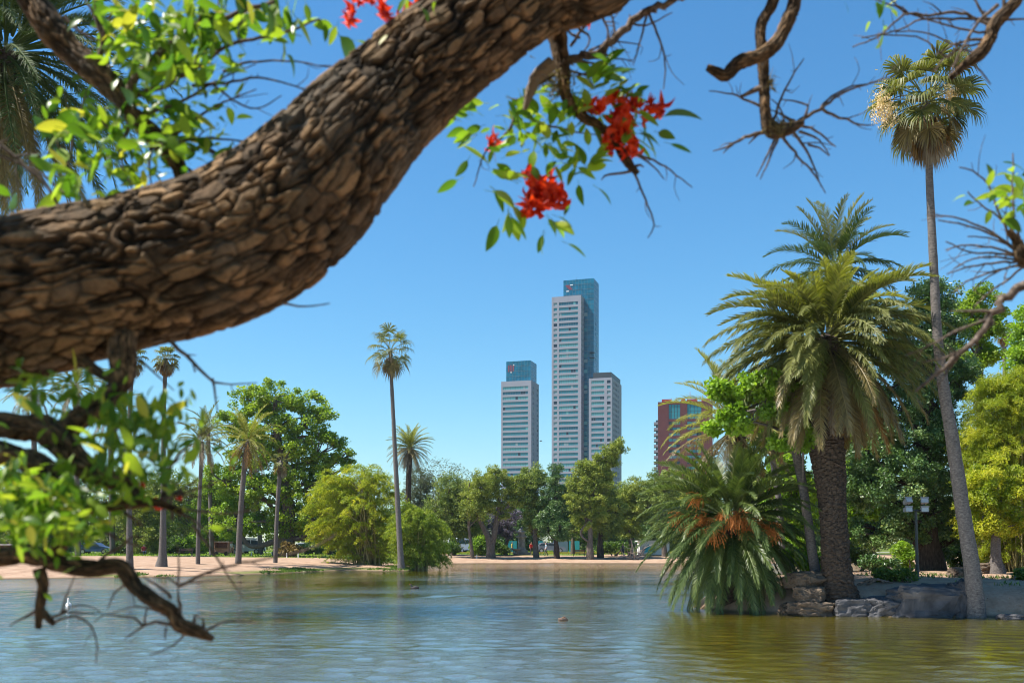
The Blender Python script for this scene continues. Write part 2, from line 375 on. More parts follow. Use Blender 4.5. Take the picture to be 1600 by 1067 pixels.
M_logo_r = plain('dark_red_sign', (.25, .04, .06), .5); M_logo_w = plain('white_sign', (.7, .72, .74), .5)
M_dark = plain('dark_metal', (.03, .035, .04), .5, .4)
WINC = {}
def unitbox(mat):
    if mat.name not in WINC:
        q = MB(); box(q, 0, 1, 0, 1, 0, 1); WINC[mat.name] = q.mesh('window', mat)
    return WINC[mat.name]
def pane(parent, name, mat, x0, x1, y0, y1, z0, z1):
    o = link(name, unitbox(mat), parent); o.location = (x0, y0, z0); o.scale = (x1 - x0, y1 - y0, z1 - z0); return o
def corner(px, Y): return (px - 800) / F * Y
def widths(pxc, pxl, pxr, Y, th):
    Xc = corner(pxc, Y); c, s = math.cos(th), math.sin(th); kl = (pxl - 800) / F; kr = (pxr - 800) / F
    return (Xc - kl * Y) / (c + kl * s), (kr * Y - Xc) / (s - kr * c)
def zat(py, Y): return ZC + (HOR - py) / F * Y
def z_of(py, Y): return zat(py, Y) - .9
# local frame: x left of the near corner is negative, y runs into depth, z from the ground
def slab(rt, x0, x1, y0, y1, z1, pitch, strips, side=None, band=1.35, ztop_gap=2.6, name='wall', seed=1, z0=0):
    """a slab with ribbon windows on its front (-y) and small ones on its right (+x) side"""
    rr = random.Random(seed)
    w = MB(); t = .45
    box(w, x0 + t, x1 - t, y0 + t, y1 - t, z0, z1 - .3)
    nfl = int((z1 - z0 - ztop_gap) / pitch)
    tops = [z1 - ztop_gap - k * pitch for k in range(nfl + 1)]
    # front: piers between strips, spandrels between floors
    xs = [x0] + [v for s in strips for v in s[:2]] + [x1]
    for a, b_ in zip(xs[::2], xs[1::2]): box(w, a, b_, y0, y0 + t, z0, z1)
    for s in strips:
        prev = z1
        for tz in tops:
            box(w, s[0], s[1], y0 + .02, y0 + t, tz, prev); prev = tz - (pitch - band)
        for q in range(1, s[2]):
            xx = s[0] + (s[1] - s[0]) * q / s[2]
            box(w, xx - .09, xx + .09, y0 + .18, y0 + t, tops[-1], tops[0] - .01, mi=1)
    ys = [y0 + t] + ([v for s in side for v in s[:2]] if side else []) + [y1]
    for a, b_ in zip(ys[::2], ys[1::2]): box(w, x1 - t, x1 - .01, a, b_, z0, z1 - .01)
    for s in (side or []):
        prev = z1
        for tz in tops:
            box(w, x1 - t, x1 - .03, s[0], s[1], tz, prev - .02); prev = tz - (pitch - band) * .9
    box(w, x0 + .01, x0 + t, y0 + t, y1, z0, z1 - .02); box(w, x0 + t, x1 - t, y1 - t, y1 - .02, z0, z1 - .02)
    o = w.build(name, [M_conc, M_mull], rt); o.matrix_parent_inverse.identity()
    for tz in tops[:-1]:
        for s in strips:
            m = GL[rr.choice(s[3])]
            pane(rt, 'window', m, s[0], s[1], y0 + .3, y0 + t, tz - (pitch - band), tz)
            if s[2] > 2 and rr.random() < .55:      # an open or curtained bay
                q = rr.randrange(s[2]); a = s[0] + (s[1] - s[0]) * q / s[2]
                pane(rt, 'window_bay', GL[rr.choice([3, 3, 4, 2])], a + .1, a + (s[1] - s[0]) / s[2] * rr.choice([1, 1, 2]) - .1 if q < s[2] - 1 else s[1] - .1, y0 + .22, y0 + .3, tz - (pitch - band) + .05, tz - .05)
        for s in (side or []):
            pane(rt, 'window', GL[rr.choice([3, 1, 3, 0])], x1 - t + .0, x1 - t + .15, s[0], s[1], tz - (pitch - band) * .9, tz)
    return o
def curtain(rt, x0, x1, y0, y1, z0, z1, pitch, seed=2, name='glass_block'):
    w = MB(); box(w, x0, x1, y0, y1, z0, z1)
    k = int((z1 - z0) / pitch)
    for q in range(1, k): z = z1 - q * pitch; box(w, x0 + .02, x1 + .08, y0 - .08, y1 - .02, z, z + .18, mi=1)
    nx = int((x1 - x0) / 1.8)
    for q in range(1, nx): xx = x0 + (x1 - x0) * q / nx; box(w, xx - .05, xx + .05, y0 - .05, y0 + .04, z0, z1 - .05, mi=1)
    ny = int((y1 - y0) / 1.8)
    for q in range(1, ny): yy_ = y0 + (y1 - y0) * q / ny; box(w, x1 - .04, x1 + .05, yy_ - .05, yy_ + .05, z0, z1 - .05, mi=1)
    o = w.build(name, [GB, M_mull], rt); o.matrix_parent_inverse.identity()
    return o
def logo(rt, x, y, z, s, kind):
    w = MB()
    if kind == 0:   # stepped S-like emblem
        for q in range(5): box(w, x + .1 * s * q, x + .1 * s * q + s * .5, y - .14, y - .08, z - q * s * .13, z - q * s * .13 + s * .1, mi=0)
        box(w, x + s * .6, x + s, y - .14, y - .08, z + s * .02, z + s * .14, mi=1); box(w, x + s * .1, x + s * .45, y - .14, y - .08, z - s * .78, z - s * .66, mi=1)
    else:
        for q in range(4): box(w, x + q * s * .24, x + q * s * .24 + s * .12, y - .14, y - .08, z - s * (.9 - .1 * (q % 2)), z + s * .05 * (q % 2), mi=0)
        box(w, x + s * .74, x + s * .88, y - .15, y - .09, z - s * .05, z + s * .1, mi=1); box(w, x + s * .35, x + s * .5, y - .15, y - .09, z - s * 1.05, z - s * .9, mi=1)
    o = w.build('rooftop_emblem', [M_logo_r, M_logo_w], rt); o.matrix_parent_inverse.identity()
TH = R(17)
# --- tall tower: stone slab in front of a taller glass block, lower stone wing on the right
Y0 = 600.
rt = root('high_rise_tower', (corner(908, Y0), Y0, .9), 'tallest tower, pale slab before a blue glass block with a lower wing at its right', 'skyscraper', rz=-TH)
wA, _ = widths(908, 862, 912, Y0, TH)
def lx(px, y=0): # local x of a pixel column on the plane at local depth y
    c, s = math.cos(TH), math.sin(TH); X0, Yb = corner(908, Y0), Y0
    k = (px - 800) / F
    # world = X0 + x c + y s , Yb - x s + y c
    return (k * (Yb + y * c) - X0 - y * s) / (c + k * s)
pitch = 8.15 / F * Y0
slab(rt, -wA, 0, 0, 9, z_of(461, Y0), pitch, [(-wA + 1.2, -wA + 3.4, 1, (0, 4, 2, 0, 3)), (lx(873.5), lx(903), 8, (0, 0, 1, 0, 2))], [(1.2, 3.0), (4.6, 6.6)], name='stone_slab', seed=4, ztop_gap=3.6)
curtain(rt, lx(880, 7), lx(927.5, 7), 7 + .6, 22, 0, z_of(431, Y0), pitch)
gxr = lx(927.5, 7)
w_ = MB()
rr = random.Random(5)
for q in range(33):                     # curved balcony ends up the corner of the glass block
    if rr.random() < .6:
        z = z_of(500 + q * 8.15, Y0)
        if z > z_of(590, Y0): 
            mbq = MB(); a = np.linspace(-.5 * math.pi, .35 * math.pi, 8); ring = [(gxr - 2.2 + 2.7 * math.cos(t), 7.6 + .2 + 2.4 * math.sin(t)) for t in a]
            V = [(x_, y_, z + dz) for dz in (0, .45) for x_, y_ in ring] + [(gxr - 2.2, 9.4, z), (gxr - 2.2, 9.4, z + .45)]
            nn = len(ring); fs = [(k, k + 1, nn + k + 1, nn + k) for k in range(nn - 1)]
            mbq.add(V, fs); mbq.add(V, [(k + 1, k, 2 * nn) for k in range(nn - 1)]); mbq.add(V, [(nn + k, nn + k + 1, 2 * nn + 1) for k in range(nn - 1)])
            o = mbq.build('balcony', M_dark, rt); o.matrix_parent_inverse.identity()
for q in range(38):
    z = z_of(470 + q * 8.15, Y0)
    for yq in (12.5, 16.5):
        if rr.random() < .7: pane(rt, 'side_window', GL[rr.choice([3, 0, 1, 2])], gxr, gxr + .12, yq, yq + 1.3, z, z + 1.7)
for q in range(34):
    z = z_of(490 + q * 8.15, Y0)
    if rr.random() < .6: pane(rt, 'pale_bay', GL[rr.choice([2, 0, 4, 2])], lx(911, 7), lx(917.5, 7), 7.45, 7.6, z, z + 2.0)  # random panes of glass paler than the block
logo(rt, lx(883.5, 7), 7.6, z_of(440, Y0), 4.6, 0)
xa, xb = lx(920, -4), lx(956, -4)
sd_ = widths(956, 920, 971, Y0 - 4, TH)[1]
slab(rt, xa, xb, -4, -4 + sd_, z_of(592, Y0 - 4), pitch, [(lx(924, -4), lx(944, -4), 6, (0, 0, 1, 2)), (lx(948.5, -4), lx(954, -4), 1, (0, 2, 3, 4))], [(1.5, 4), (6, 8), (10, 12.5), (14.5, 17)], name='side_wing', seed=9, ztop_gap=1.5)
w_ = MB(); box(w_, lx(925, -4) + .5, xb - .6, -3, -4 + sd_ - .6, z_of(592, Y0) - .6, z_of(585, Y0)); 
for q in range(14): 
    a = xa + 2 + (xb - xa - 3.2) * rr.random(); b__ = -2.5 + (sd_ - 3) * rr.random(); box(w_, a, a + .9, b__, b__ + .9, z_of(585, Y0) - .2, z_of(585, Y0) + rr.uniform(.3, 1.2))
o = w_.build('roof_terrace', M_dark, rt); o.matrix_parent_inverse.identity()
w_ = MB(); tube(w_, [(gxr - 12, 12, z_of(431, Y0)), (gxr - 12, 12, z_of(424, Y0))], [.12, .05], 5); o = w_.build('antenna', M_dark, rt); o.matrix_parent_inverse.identity()
# --- shorter tower on the left
Y1 = 620.
X0c = corner(830, Y1)
rt = root('high_rise_tower', (X0c, Y1, .9), 'shorter pale tower with a square blue glass top, left of the tallest one', 'skyscraper', rz=-TH)
def lxb(px, y=0):
    c, s = math.cos(TH), math.sin(TH); k = (px - 800) / F
    return (k * (Y1 + y * c) - X0c - y * s) / (c + k * s)
wB, sB = widths(830, 783, 842, Y1, TH)
slab(rt, -wB, 0, 0, sB, z_of(594, Y1), 8.0 / F * Y1, [(lxb(785.5), lxb(825), 10, (0, 0, 1, 2, 0))], [(sB * .18, sB * .32), (sB * .72, sB * .86)], name='stone_slab', seed=12, ztop_gap=3.4)
curtain(rt, lxb(791, 2), lxb(829, 2), 2, 2 + sB * .78, z_of(594, Y1) - .31, z_of(562, Y1), 8. / F * Y1)
logo(rt, lxb(794, 2), 2, z_of(568, Y1), 4.6, 1)
w_ = MB()
for q in range(9): a = lxb(793, 2) + q * 1.7; tube(w_, [(a, 4, z_of(562, Y1)), (a, 4, z_of(560.3, Y1))], [.1, .06], 4)
o = w_.build('roof_masts', M_dark, rt); o.matrix_parent_inverse.identity(); o.name = 'roof_railing'
# --- red block on the right
Y2 = 470.
rt = root('apartment_block', (corner(1028, Y2), Y2, .9), 'dark red brick apartment block rising behind the palm fronds', 'building', rz=-R(8.3))
w_ = MB(); mpp = Y2 / F; H2 = z_of(628, Y2); W2 = 84 * mpp
def rx(px): return (px - 1028) * mpp
cols = [(1044.5, 1062.5), (1073, 1095)]
t = .5
box(w_, t, W2 - t, t, 22, 0, H2 - .4)
xs = [0, rx(1044.5), rx(1062.5), rx(1073), rx(1095), W2]
for a, b_ in zip(xs[::2], xs[1::2]): box(w_, a, b_, 0, t, 0, H2)
box(w_, 0.01, t, t, 21.9, 0, H2 - .02); box(w_, W2 - t, W2 - .01, t, 21.9, 0, H2 - .02)
rows = [(632, 655)] + [(659 + k * 8.8, 663.6 + k * 8.8) for k in range(13)]
for a, b_ in cols:
    prev = H2
    for (t0, t1) in rows:
        box(w_, rx(a), rx(b_), .02, t, z_of(t0, Y2), prev); prev = z_of(t1, Y2)
o = w_.build('brick_wall', M_red, rt); o.matrix_parent_inverse.identity()
rr = random.Random(3)
for a, b_ in cols:
    for ri, (t0, t1) in enumerate(rows):
        k = 4 if ri == 0 else 3
        for q in range(k):
            aa = a + (b_ - a) * q / k; bb = a + (b_ - a) * (q + 1) / k
            for e, (u0, u1) in enumerate([(t0, (t0 + t1) / 2), ((t0 + t1) / 2, t1)] if ri == 0 else [(t0, t1)]):
                pane(rt, 'window', GL[0 if ri == 0 else rr.choice([4, 3, 0, 4, 2])], rx(aa) + .08, rx(bb) - .08, .3, t, z_of(u1, Y2) + .08, z_of(u0, Y2) - .08)
w_ = MB()
for a, b_, tp in [(1034, 1049, 623.5), (1064, 1070, 623.5), (1073, 1089, 624), (1096, 1108, 624)]: box(w_, rx(a), rx(b_), 1, 10, H2 - .38, z_of(tp, Y2))
for a, tp in [(1049, 620), (1056.5, 620), (1078, 610), (1067, 621)]: tube(w_, [(rx(a), 5, H2 - .4), (rx(a), 5, z_of(tp, Y2))], [.12, .08], 4)
o = w_.build('roof_parapet', M_redtop, rt); o.matrix_parent_inverse.identity()
for k in range(11):
    w_ = MB(); z = z_of(662 + k * 8.8, Y2); box(w_, -1.9, -.01, 3, 9, z, z + .25); box(w_, -1.9, -1.78, 3, 9, z + .26, z + 1.2); box(w_, -1.76, -.01, 3, 3.1, z + .26, z + 1.2)
    box(w_, -.9, -.03, 4, 8, z + .3, z + 2.2, mi=1)
    o = w_.build('balcony', [M_conc, GL[3]], rt); o.matrix_parent_inverse.identity()
# ================================================================= palms
def nrm(a): return a / (np.linalg.norm(a, axis=-1, keepdims=True) + 1e-12)
def frond_mesh(name, mat, L, a0, droop, nl=62, ll=.42, width=.034, seed=0, vee=.35, grav=.35, power=1.4, curl=0.0, strip=.12, tlo=0.0, thi=1.0):
    """one feather frond in the xz plane, growing along +x from the origin"""
    r = np.random.default_rng(seed); t = np.linspace(0, 1, 26)
    ang = np.radians(a0 - droop * t ** power); side = curl * t ** 2
    T = np.stack([np.cos(ang) * np.cos(side), np.cos(ang) * np.sin(side), np.sin(ang)], -1)
    P = np.vstack([[0, 0, 0], np.cumsum(T[:-1] * L / 25, 0)])
    mb = MB(); rad = .032 * L / 3.5 * (1.15 - t); tube(mb, P, rad, 4, step=L / 14, tint=.95)
    tl = np.linspace(strip, 1, nl) 
    for s in (-1, 1):
        tt = np.clip(tl + r.normal(0, .004, nl), 0, 1)
        base = np.stack([np.interp(tt, t, P[:, k]) for k in range(3)], -1)
        tan = nrm(np.stack([np.interp(tt, t, T[:, k]) for k in range(3)], -1))
        yv = np.tile([0, 1.0, 0], (nl, 1)) * s; up = nrm(np.cross(tan, np.array([0, 1.0, 0])))
        phi = np.radians(60 - 36 * tt + r.normal(0, 6, nl))
        d1 = nrm(tan * np.cos(phi)[:, None] + yv * np.sin(phi)[:, None] + up * (vee + r.normal(0, .12, nl))[:, None])
        d2 = nrm(d1 + np.array([0, 0, -1.0]) * (grav * (1 + r.normal(0, .4, nl)))[:, None])
        ln = ll * (np.sin(np.pi * np.clip(.12 + .82 * tt, 0, 1)) ** .6) * (1 + r.normal(0, .07, nl)); ln *= np.clip((tt - strip) * 9 + .25, .25, 1)
        wv = nrm(tan + .0 * up) * (width * (.7 + .5 * r.random(nl)))[:, None] * .5
        m1 = base + d1 * (ln * .45)[:, None]; tip = base + d1 * (ln * .45)[:, None] + d2 * (ln * .55)[:, None]
        V = np.stack([base - wv * .6, base + wv * .6, m1 - wv, m1 + wv, tip], 1).reshape(-1, 3)
        o = np.arange(nl)[:, None] * 5; tn = np.clip(.5 + .25 * (tt - .5) + r.normal(0, .2, nl), 0, 1)
        mb.add(V, o + np.array([[0, 1, 3, 2]]), tn); mb.add(V, o + np.array([[2, 3, 4]]), tn)
    return mb.mesh(name, mat)
def fan_mesh(name, mat, pet, lb, a0, seed=0, n=26, droopy=1.0, width=.05, fold=.25, spread=125, bend=25):
    """a fan leaf: petiole along +x rising a0 degrees, then a fan of blades with hanging tips"""
    r = np.random.default_rng(seed); mb = MB(); t = np.linspace(0, 1, 6); ang = np.radians(a0 - bend * t ** 1.5)
    T = np.stack([np.cos(ang), 0 * ang, np.sin(ang)], -1); P = np.vstack([[0, 0, 0], np.cumsum(T[:-1] * pet / 5, 0)])
    tube(mb, P, [.03, .025, .022, .02, .018, .015], 4, step=pet / 5, tint=.8)
    fx = T[-1]; c = P[-1]; yv = np.array([0, 1.0, 0]); up = np.cross(fx, yv)
    th = np.radians(np.linspace(-spread, spread, n) + r.normal(0, 2, n))
    d = np.cos(th)[:, None] * fx + np.sin(th)[:, None] * yv + up * (fold * np.abs(np.sin(th)))[:, None]; d = nrm(d)
    ln = lb * (.72 + .28 * np.cos(th * .8)) * (1 + r.normal(0, .06, n)); g = np.array([0, 0, -1.0])
    sidev = nrm(np.cross(d, up[None])) * width * .5
    p1 = c + d * (ln * .45)[:, None]; d2 = nrm(d + g * (.35 * droopy)); p2 = p1 + d2 * (ln * .3)[:, None]; d3 = nrm(d2 * .6 + g * (1.1 * droopy)); p3 = p2 + d3 * (ln * .4)[:, None]
    b0 = np.tile(c, (n, 1)); sg = (np.arange(n) % 2 - .5)[:, None] * up[None] * .03
    V = np.stack([b0 - sidev * .2, b0 + sidev * .2, p1 - sidev + sg, p1 + sidev - sg, p2 - sidev * .7, p2 + sidev * .7, p3], 1).reshape(-1, 3)
    o = np.arange(n)[:, None] * 7; tn = np.clip(.5 + r.normal(0, .22, n), 0, 1)
    mb.add(V, o + np.array([[0, 1, 3, 2]]), tn); mb.add(V, o + np.array([[2, 3, 5, 4]]), tn); mb.add(V, o + np.array([[4, 5, 6]]), tn)
    return mb.mesh(name, mat)
def trunk_disp(kind, seed):
    def f(s, a, r):
        if kind == 'ring':
            return r * (.035 * np.sin(s * 34 + 1.5 * np.sin(a + seed)) + .05 * (hash2(np.floor(s * 5.3), np.floor(a * 2), seed) - .5))
        if kind == 'scar':
            f1, f2, h = vor(s * 7.0 + .5 * np.sin(a * 2 + s), a / (2 * np.pi) * 14 + .5 * np.sin(s * 5), 14, seed, 1.0); e = np.clip((f2 - f1) * 3, 0, 1)
            return r * (.11 * e + .10 * (h - .5)) 
        return r * .0 + r * .10 * (hash2(np.floor(s * 3), np.floor(a * 2.2), seed) - .5)
    return f
def palm_trunk(parent, pts, rad, mat, kind='ring', seg=14, step=.12, seed=1):
    mb = MB(); tube(mb, pts, rad, seg, step=step, disp=trunk_disp(kind, seed)); return mb.build('trunk', mat, parent, smooth=(kind != 'scar'))
FC = {}
def crown_fronds(rt, c, n, Lf, spec, seed, name='frond', el_hi=82, el_lo=-70, scale=(.9, 1.1), key='k', pw=1.0, off=.18, az_skip=None, fmk=None, lenf=None):
    """n fronds round the point c; spec(el) gives (material key, a0, droop, kwargs)"""
    rr = random.Random(seed); ga = 2.39996
    for i in range(n):
        u = (i + .5) / n; el = el_hi + (el_lo - el_hi) * u ** pw; az = i * ga + rr.uniform(-.25, .25)
        cls = int(round(el / 12)) ; var = rr.randrange(2); k = (key, cls, var)
        if k not in FC:
            FC[k] = spec(cls * 12, var)
        sc = rr.uniform(*scale) * (lenf(el) if lenf else 1)
        if az_skip and az_skip(az, el): continue
        o = link(name, FC[k], rt)
        base = Vector(c) - rt.location
        o.location = base + Vector((math.cos(az) * off, math.sin(az) * off, off * 1.4 * math.sin(R(el))))
        o.rotation_euler = (rr.uniform(-.2, .2), rr.uniform(-.08, .08), az); o.scale = (sc, sc, sc)
def canary_spec(key, L, ll=.42, nl=62, w=.034, hues=None, low_dead=-62):
    def f(el, var):
        h = 'frond_new' if el > 40 else 'frond_mid' if el > -38 else 'frond_old' if el > low_dead + 12 else 'frond_brown' if var else ('frond_dead' if el <= low_dead else 'frond_old')
        if hues: h = hues(el, var)
        elif var and -40 < el < -14: h = 'frond_old'
        dr = 38 + 30 * math.cos(R(el)) if el > 0 else min(48, max(8, 80 + el))
        return frond_mesh('frond', G[h], L, el, dr, nl, ll, w, seed=hash((key, el, var)) % 999 if False else abs(el) * 7 + var * 3 + len(key), vee=.4 if el > 30 else .12, grav=.25 if el > 30 else .6, curl=(.35 if var else -.3))
    return f
CR = 2.0 * math.pi
# ---- the big canary island palm on the right
Yp = solveY(1298, 956, 26) if False else 31.3
b0 = Pw(1298, 955, Yp); b0[2] = max(.1, g1(b0[0], Yp))
rt = root('canary_palm', (b0[0], Yp, b0[2]), 'big date palm with dense drooping crown and thick dark trunk beside the stone bank', 'palm tree')
q = [(1314, 970, 44), (1312, 945, 33), (1309, 915, 24), (1306, 880, 20.5), (1303, 820, 19), (1299, 770, 20), (1295, 730, 23), (1291, 686, 25), (1290, 650, 26), (1290, 615, 27), (1290, 575, 25), (1290, 530, 18)]
pts = [Pw(a, b_, Yp) for a, b_, _ in q]; rad = [c_ / F * Yp for *_, c_ in q]
palm_trunk(rt, pts, rad, M_palm_dark, 'scar', 56, .035, 3)
cc = Pw(1290, 532, Yp)
crown_fronds(rt, cc, 215, 3.6, canary_spec('main', 3.15, .50, 96, .054), 11, el_hi=80, el_lo=-80, key='main', pw=.85, off=.42, lenf=lambda e: .58 if e > 66 else .76 if e > 45 else (1.05 if e > -62 else .8))
# stubs of cut leaf bases under the crown
for k in range(46):
    rr = random.Random(k); az = k * 2.39996; zz = rr.uniform(-1.35, -.35); mbx = MB() if k == 0 else None
    if k == 0:
        tube(mbx, [(0, 0, 0), (.16, 0, .05), (.3, 0, .16)], [.07, .055, .025], 5, step=.1); STUB = mbx.mesh('leaf_base', M_palm_dark)
    o = link('leaf_base', STUB, rt); o.location = Vector((cc[0], Yp, cc[2] + zz)) - rt.location + Vector((math.cos(az) * .48, math.sin(az) * .48, 0)); o.rotation_euler = (0, rr.uniform(-.5, .1), az); sc = rr.uniform(.8, 1.5); o.scale = (sc, sc, sc)
# ---- taller palm behind it
Yq = 43.; b1 = Pw(1306, 900, Yq); b1[2] = g1(b1[0], Yq)
rt = root('canary_palm', (b1[0], Yq, b1[2]), 'taller date palm whose upright crown shows above and behind the big one', 'palm tree')
c1 = Pw(1303, 420, Yq)
palm_trunk(rt, [(b1[0], Yq, b1[2] - .2), (b1[0], Yq, 5), (c1[0], Yq, c1[2])], [.42, .34, .32], M_palm_dark, 'scar', 26, .09, 5)
crown_fronds(rt, c1, 52, 3.4, canary_spec('tall', 3.0, .48, 72, .055, hues=lambda e, v: 'frond_mid' if e > 50 else 'frond_shade' if e > -50 else 'frond_dead'), 21, el_hi=84, el_lo=-66, key='tall', off=.25)
# ---- palm left of it behind the vine
Yr = 35.5; b2 = Pw(1163, 900, Yr); b2[2] = g1(b2[0], Yr)
rt = root('canary_palm', (b2[0], Yr, b2[2]), 'date palm half hidden behind leafy scrub, fronds arching left over the red block', 'palm tree')
c2 = Pw(1148, 668, Yr)
palm_trunk(rt, [(b2[0], Yr, b2[2] - .2), (b2[0], Yr, 3.6), (c2[0], Yr, c2[2])], [.4, .33, .3], M_palm_dark, 'scar', 24, .1, 6)
crown_fronds(rt, c2, 56, 3.1, canary_spec('mid', 2.7, .42, 60, .04, hues=lambda e, v: 'frond_new' if e > -5 else 'frond_old' if e > -40 else 'frond_brown'), 33, el_hi=84, el_lo=-64, key='mid', off=.25)
# ---- low palm drooping into the water, with orange fruit stalks
Ys = 33.; b3 = Pw(1140, 900, Ys)
rt = root('low_date_palm', (b3[0], Ys, .1), 'low date palm with orange fruit stalks, its fronds drooping into the lake', 'palm tree')
c3 = Pw(1143, 815, Ys)
palm_trunk(rt, [(b3[0] + .1, Ys + .2, -.5), (b3[0], Ys, 1.6), (c3[0], Ys, c3[2])], [.42, .36, .3], M_palm_dark, 'scar', 24, .08, 8)
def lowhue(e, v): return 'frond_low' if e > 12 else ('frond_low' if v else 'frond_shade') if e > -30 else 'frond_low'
crown_fronds(rt, c3, 190, 3.0, canary_spec('low', 3.1, .46, 100, .05, hues=lowhue), 45, el_hi=82, el_lo=-66, key='low', pw=.8, off=.45, scale=(.85, 1.12), lenf=lambda e: .8 if e > 45 else .9)
fm = []
for s in range(3):
    r_ = np.random.default_rng(s); mbf = MB()
    tube(mbf, [(0, 0, 0), (.35, 0, .12), (.6, 0, .02)], [.03, .025, .02], 5, step=.2)
    for k in range(44):
        a = r_.normal(0, .5); e = r_.normal(-.35, .5); ln = r_.uniform(.25, .55); d = np.array([math.cos(a) * math.cos(e), math.sin(a) * math.cos(e), math.sin(e)])
        p0 = np.array([.3 + .3 * r_.random(), 0, .08]); p1_ = p0 + d * ln * .6; p2_ = p1_ + nrm(d + [0, 0, -.8]) * ln * .5
        tube(mbf, [p0, p1_, p2_], [.007, .006, .004], 3, step=.12, cap=False)
        for z in range(3):
            pp = p1_ + (p2_ - p1_) * z / 2.2 + r_.normal(0, .012, 3); s_ = .016
            mbf.add(pp + s_ * np.array([(1, 0, 0), (0, 1, 0), (-1, 0, 0), (0, -1, 0), (0, 0, 1), (0, 0, -1.3)]), [(0, 1, 4), (1, 2, 4), (2, 3, 4), (3, 0, 4), (1, 0, 5), (2, 1, 5), (3, 2, 5), (0, 3, 5)])
    fm.append(mbf.mesh('fruit_stalk', G['fruit']))
for k, (px, py, dy) in enumerate([(1085, 828, -0.90), (1095, 800, -0.98), (1130, 800, -1.12), (1160, 830, -1.12), (1072, 815, -0.75), (1105, 818, -1.12), (1120, 838, -1.20), (1098, 770, -0.90), (1150, 795, -1.12), (1170, 810, -1.20), (1180, 795, -0.98), (1200, 815, -0.90), (1140, 820, -1.27), (1190, 832, -1.12)]):
    o = link('fruit_stalk', fm[k % 3], rt); p = Pw(px, py, Ys + dy); cen = np.array([c3[0], Ys, c3[2] + .1]); d = p - cen; az = math.atan2(d[1], d[0])
    o.location = Vector(p - d / np.linalg.norm(d) * .45) - rt.location; o.rotation_euler = (0, rnd.uniform(-.1, .5), az); sc = rnd.uniform(1.0, 1.35); o.scale = (sc,) * 3
# ---- palm overhanging the top left
Yt = 31.; b4 = np.array([(-70 - 800) / F * Yt, Yt, 0.]); b4[2] = g1(b4[0], Yt)
rt = root('canary_palm', (b4[0], Yt, b4[2]), 'dark date palm whose fronds hang into the top left corner', 'palm tree')
c4 = Pw(10, 85, Yt)
palm_trunk(rt, [(b4[0], Yt, b4[2] - .3), (b4[0] + .2, Yt, 8), (c4[0], Yt, c4[2])], [.5, .4, .42], M_palm_dark, 'scar', 30, .09, 4)
crown_fronds(rt, c4, 150, 4.2, canary_spec('tl', 4.9, .55, 100, .042, hues=lambda e, v: 'frond_shade' if e > -60 else 'frond_old'), 52, el_hi=84, el_lo=-82, key='tl', off=.45)
# ---- fan palms
def fan_spec(pet, lb, w=.05, skirt=-50, n=26, alive='frond_mid'):
    def f(el, var):
        h = alive if el > -30 else ('frond_old' if el > skirt else 'frond_brown' if var else 'frond_dead')
        return fan_mesh('fan_leaf', G[h], pet, lb, el, seed=abs(el) * 3 + var, n=n, droopy=1.0 if el > -40 else .8, width=w, spread=125 if el > skirt else 70)
    return f
def fan_palm(px_path, Y, rad_px, nf, pet, lb, label, key, seed, w=.05, el_lo=-80, skirt=-50, group=None, mat=None, scale=(.85, 1.1), n=26, flowers=(), alive='frond_mid', kind='smooth', base=None, seg=12, pw=1.0, dead=0):
    b = Pw(*px_path[0], Y); z0 = g1(b[0], Y)
    rt = root('fan_palm', (b[0], Y, z0), label, 'palm tree', group)
    pts = [Pw(a, c_, Y) for a, c_ in px_path]; pts[0][2] = z0 - .25
    palm_trunk(rt, pts, [r / F * Y for r in rad_px], mat or M_palm, kind, seg, .25 if Y > 50 else .1, seed)
    c = pts[-1]
    crown_fronds(rt, c, nf, pet + lb, fan_spec(pet, lb, w, skirt, n, alive), seed, name='fan_leaf', el_hi=80, el_lo=el_lo, scale=scale, key=key, off=.12, pw=pw)
    rr = random.Random(seed)
    for k in range(dead):
        kk = (key + 'dead', k % 3)
        if kk not in FC: FC[kk] = fan_mesh('dead_leaf', G['frond_brown' if k % 3 == 1 else 'frond_dead'], .35, lb * .95, -72, seed=k, n=16, droopy=1.5, width=w, spread=60)
        o = link('dead_leaf', FC[kk], rt); az = k * 2.39996; o.location = Vector(c) - rt.location + Vector((0.1 * math.cos(az), .1 * math.sin(az), -.1 - .6 * lb * rr.random())); o.rotation_euler = (0, rr.uniform(-.15, .15), az); s = rr.uniform(.8, 1.1); o.scale = (s,) * 3
    for (fx, fy, s) in flowers:
        if 'fl' not in FC:
            r_ = np.random.default_rng(3); q_ = MB()
            for k in range(420):
                p = r_.normal(0, 1, 3) * (.12, .12, .2); d = nrm(r_.normal(0, 1, 3) + [0, 0, -.6]) * .09; s_ = nrm(np.cross(d, r_.normal(0, 1, 3))) * .014
                q_.add([p - s_, p + s_, p + d], [(0, 1, 2)], r_.random())
            FC['fl'] = q_.mesh('flower_bunch', G['cream'])
        o = link('flower_bunch', FC['fl'], rt); o['kind'] = 'stuff'; o.location = Vector(Pw(fx, fy, Y - .4)) - rt.location; o.scale = (s, s, s * 1.1)
        q_ = MB(); tube(q_, [c, (c + Pw(fx, fy, Y - .4)) / 2 + [0, 0, .25], Pw(fx, fy, Y - .4)], [.02, .015, .01], 4, step=.2); q_.build('flower_stalk', G['frond_old'], rt)
    return rt
Yw = 29.9
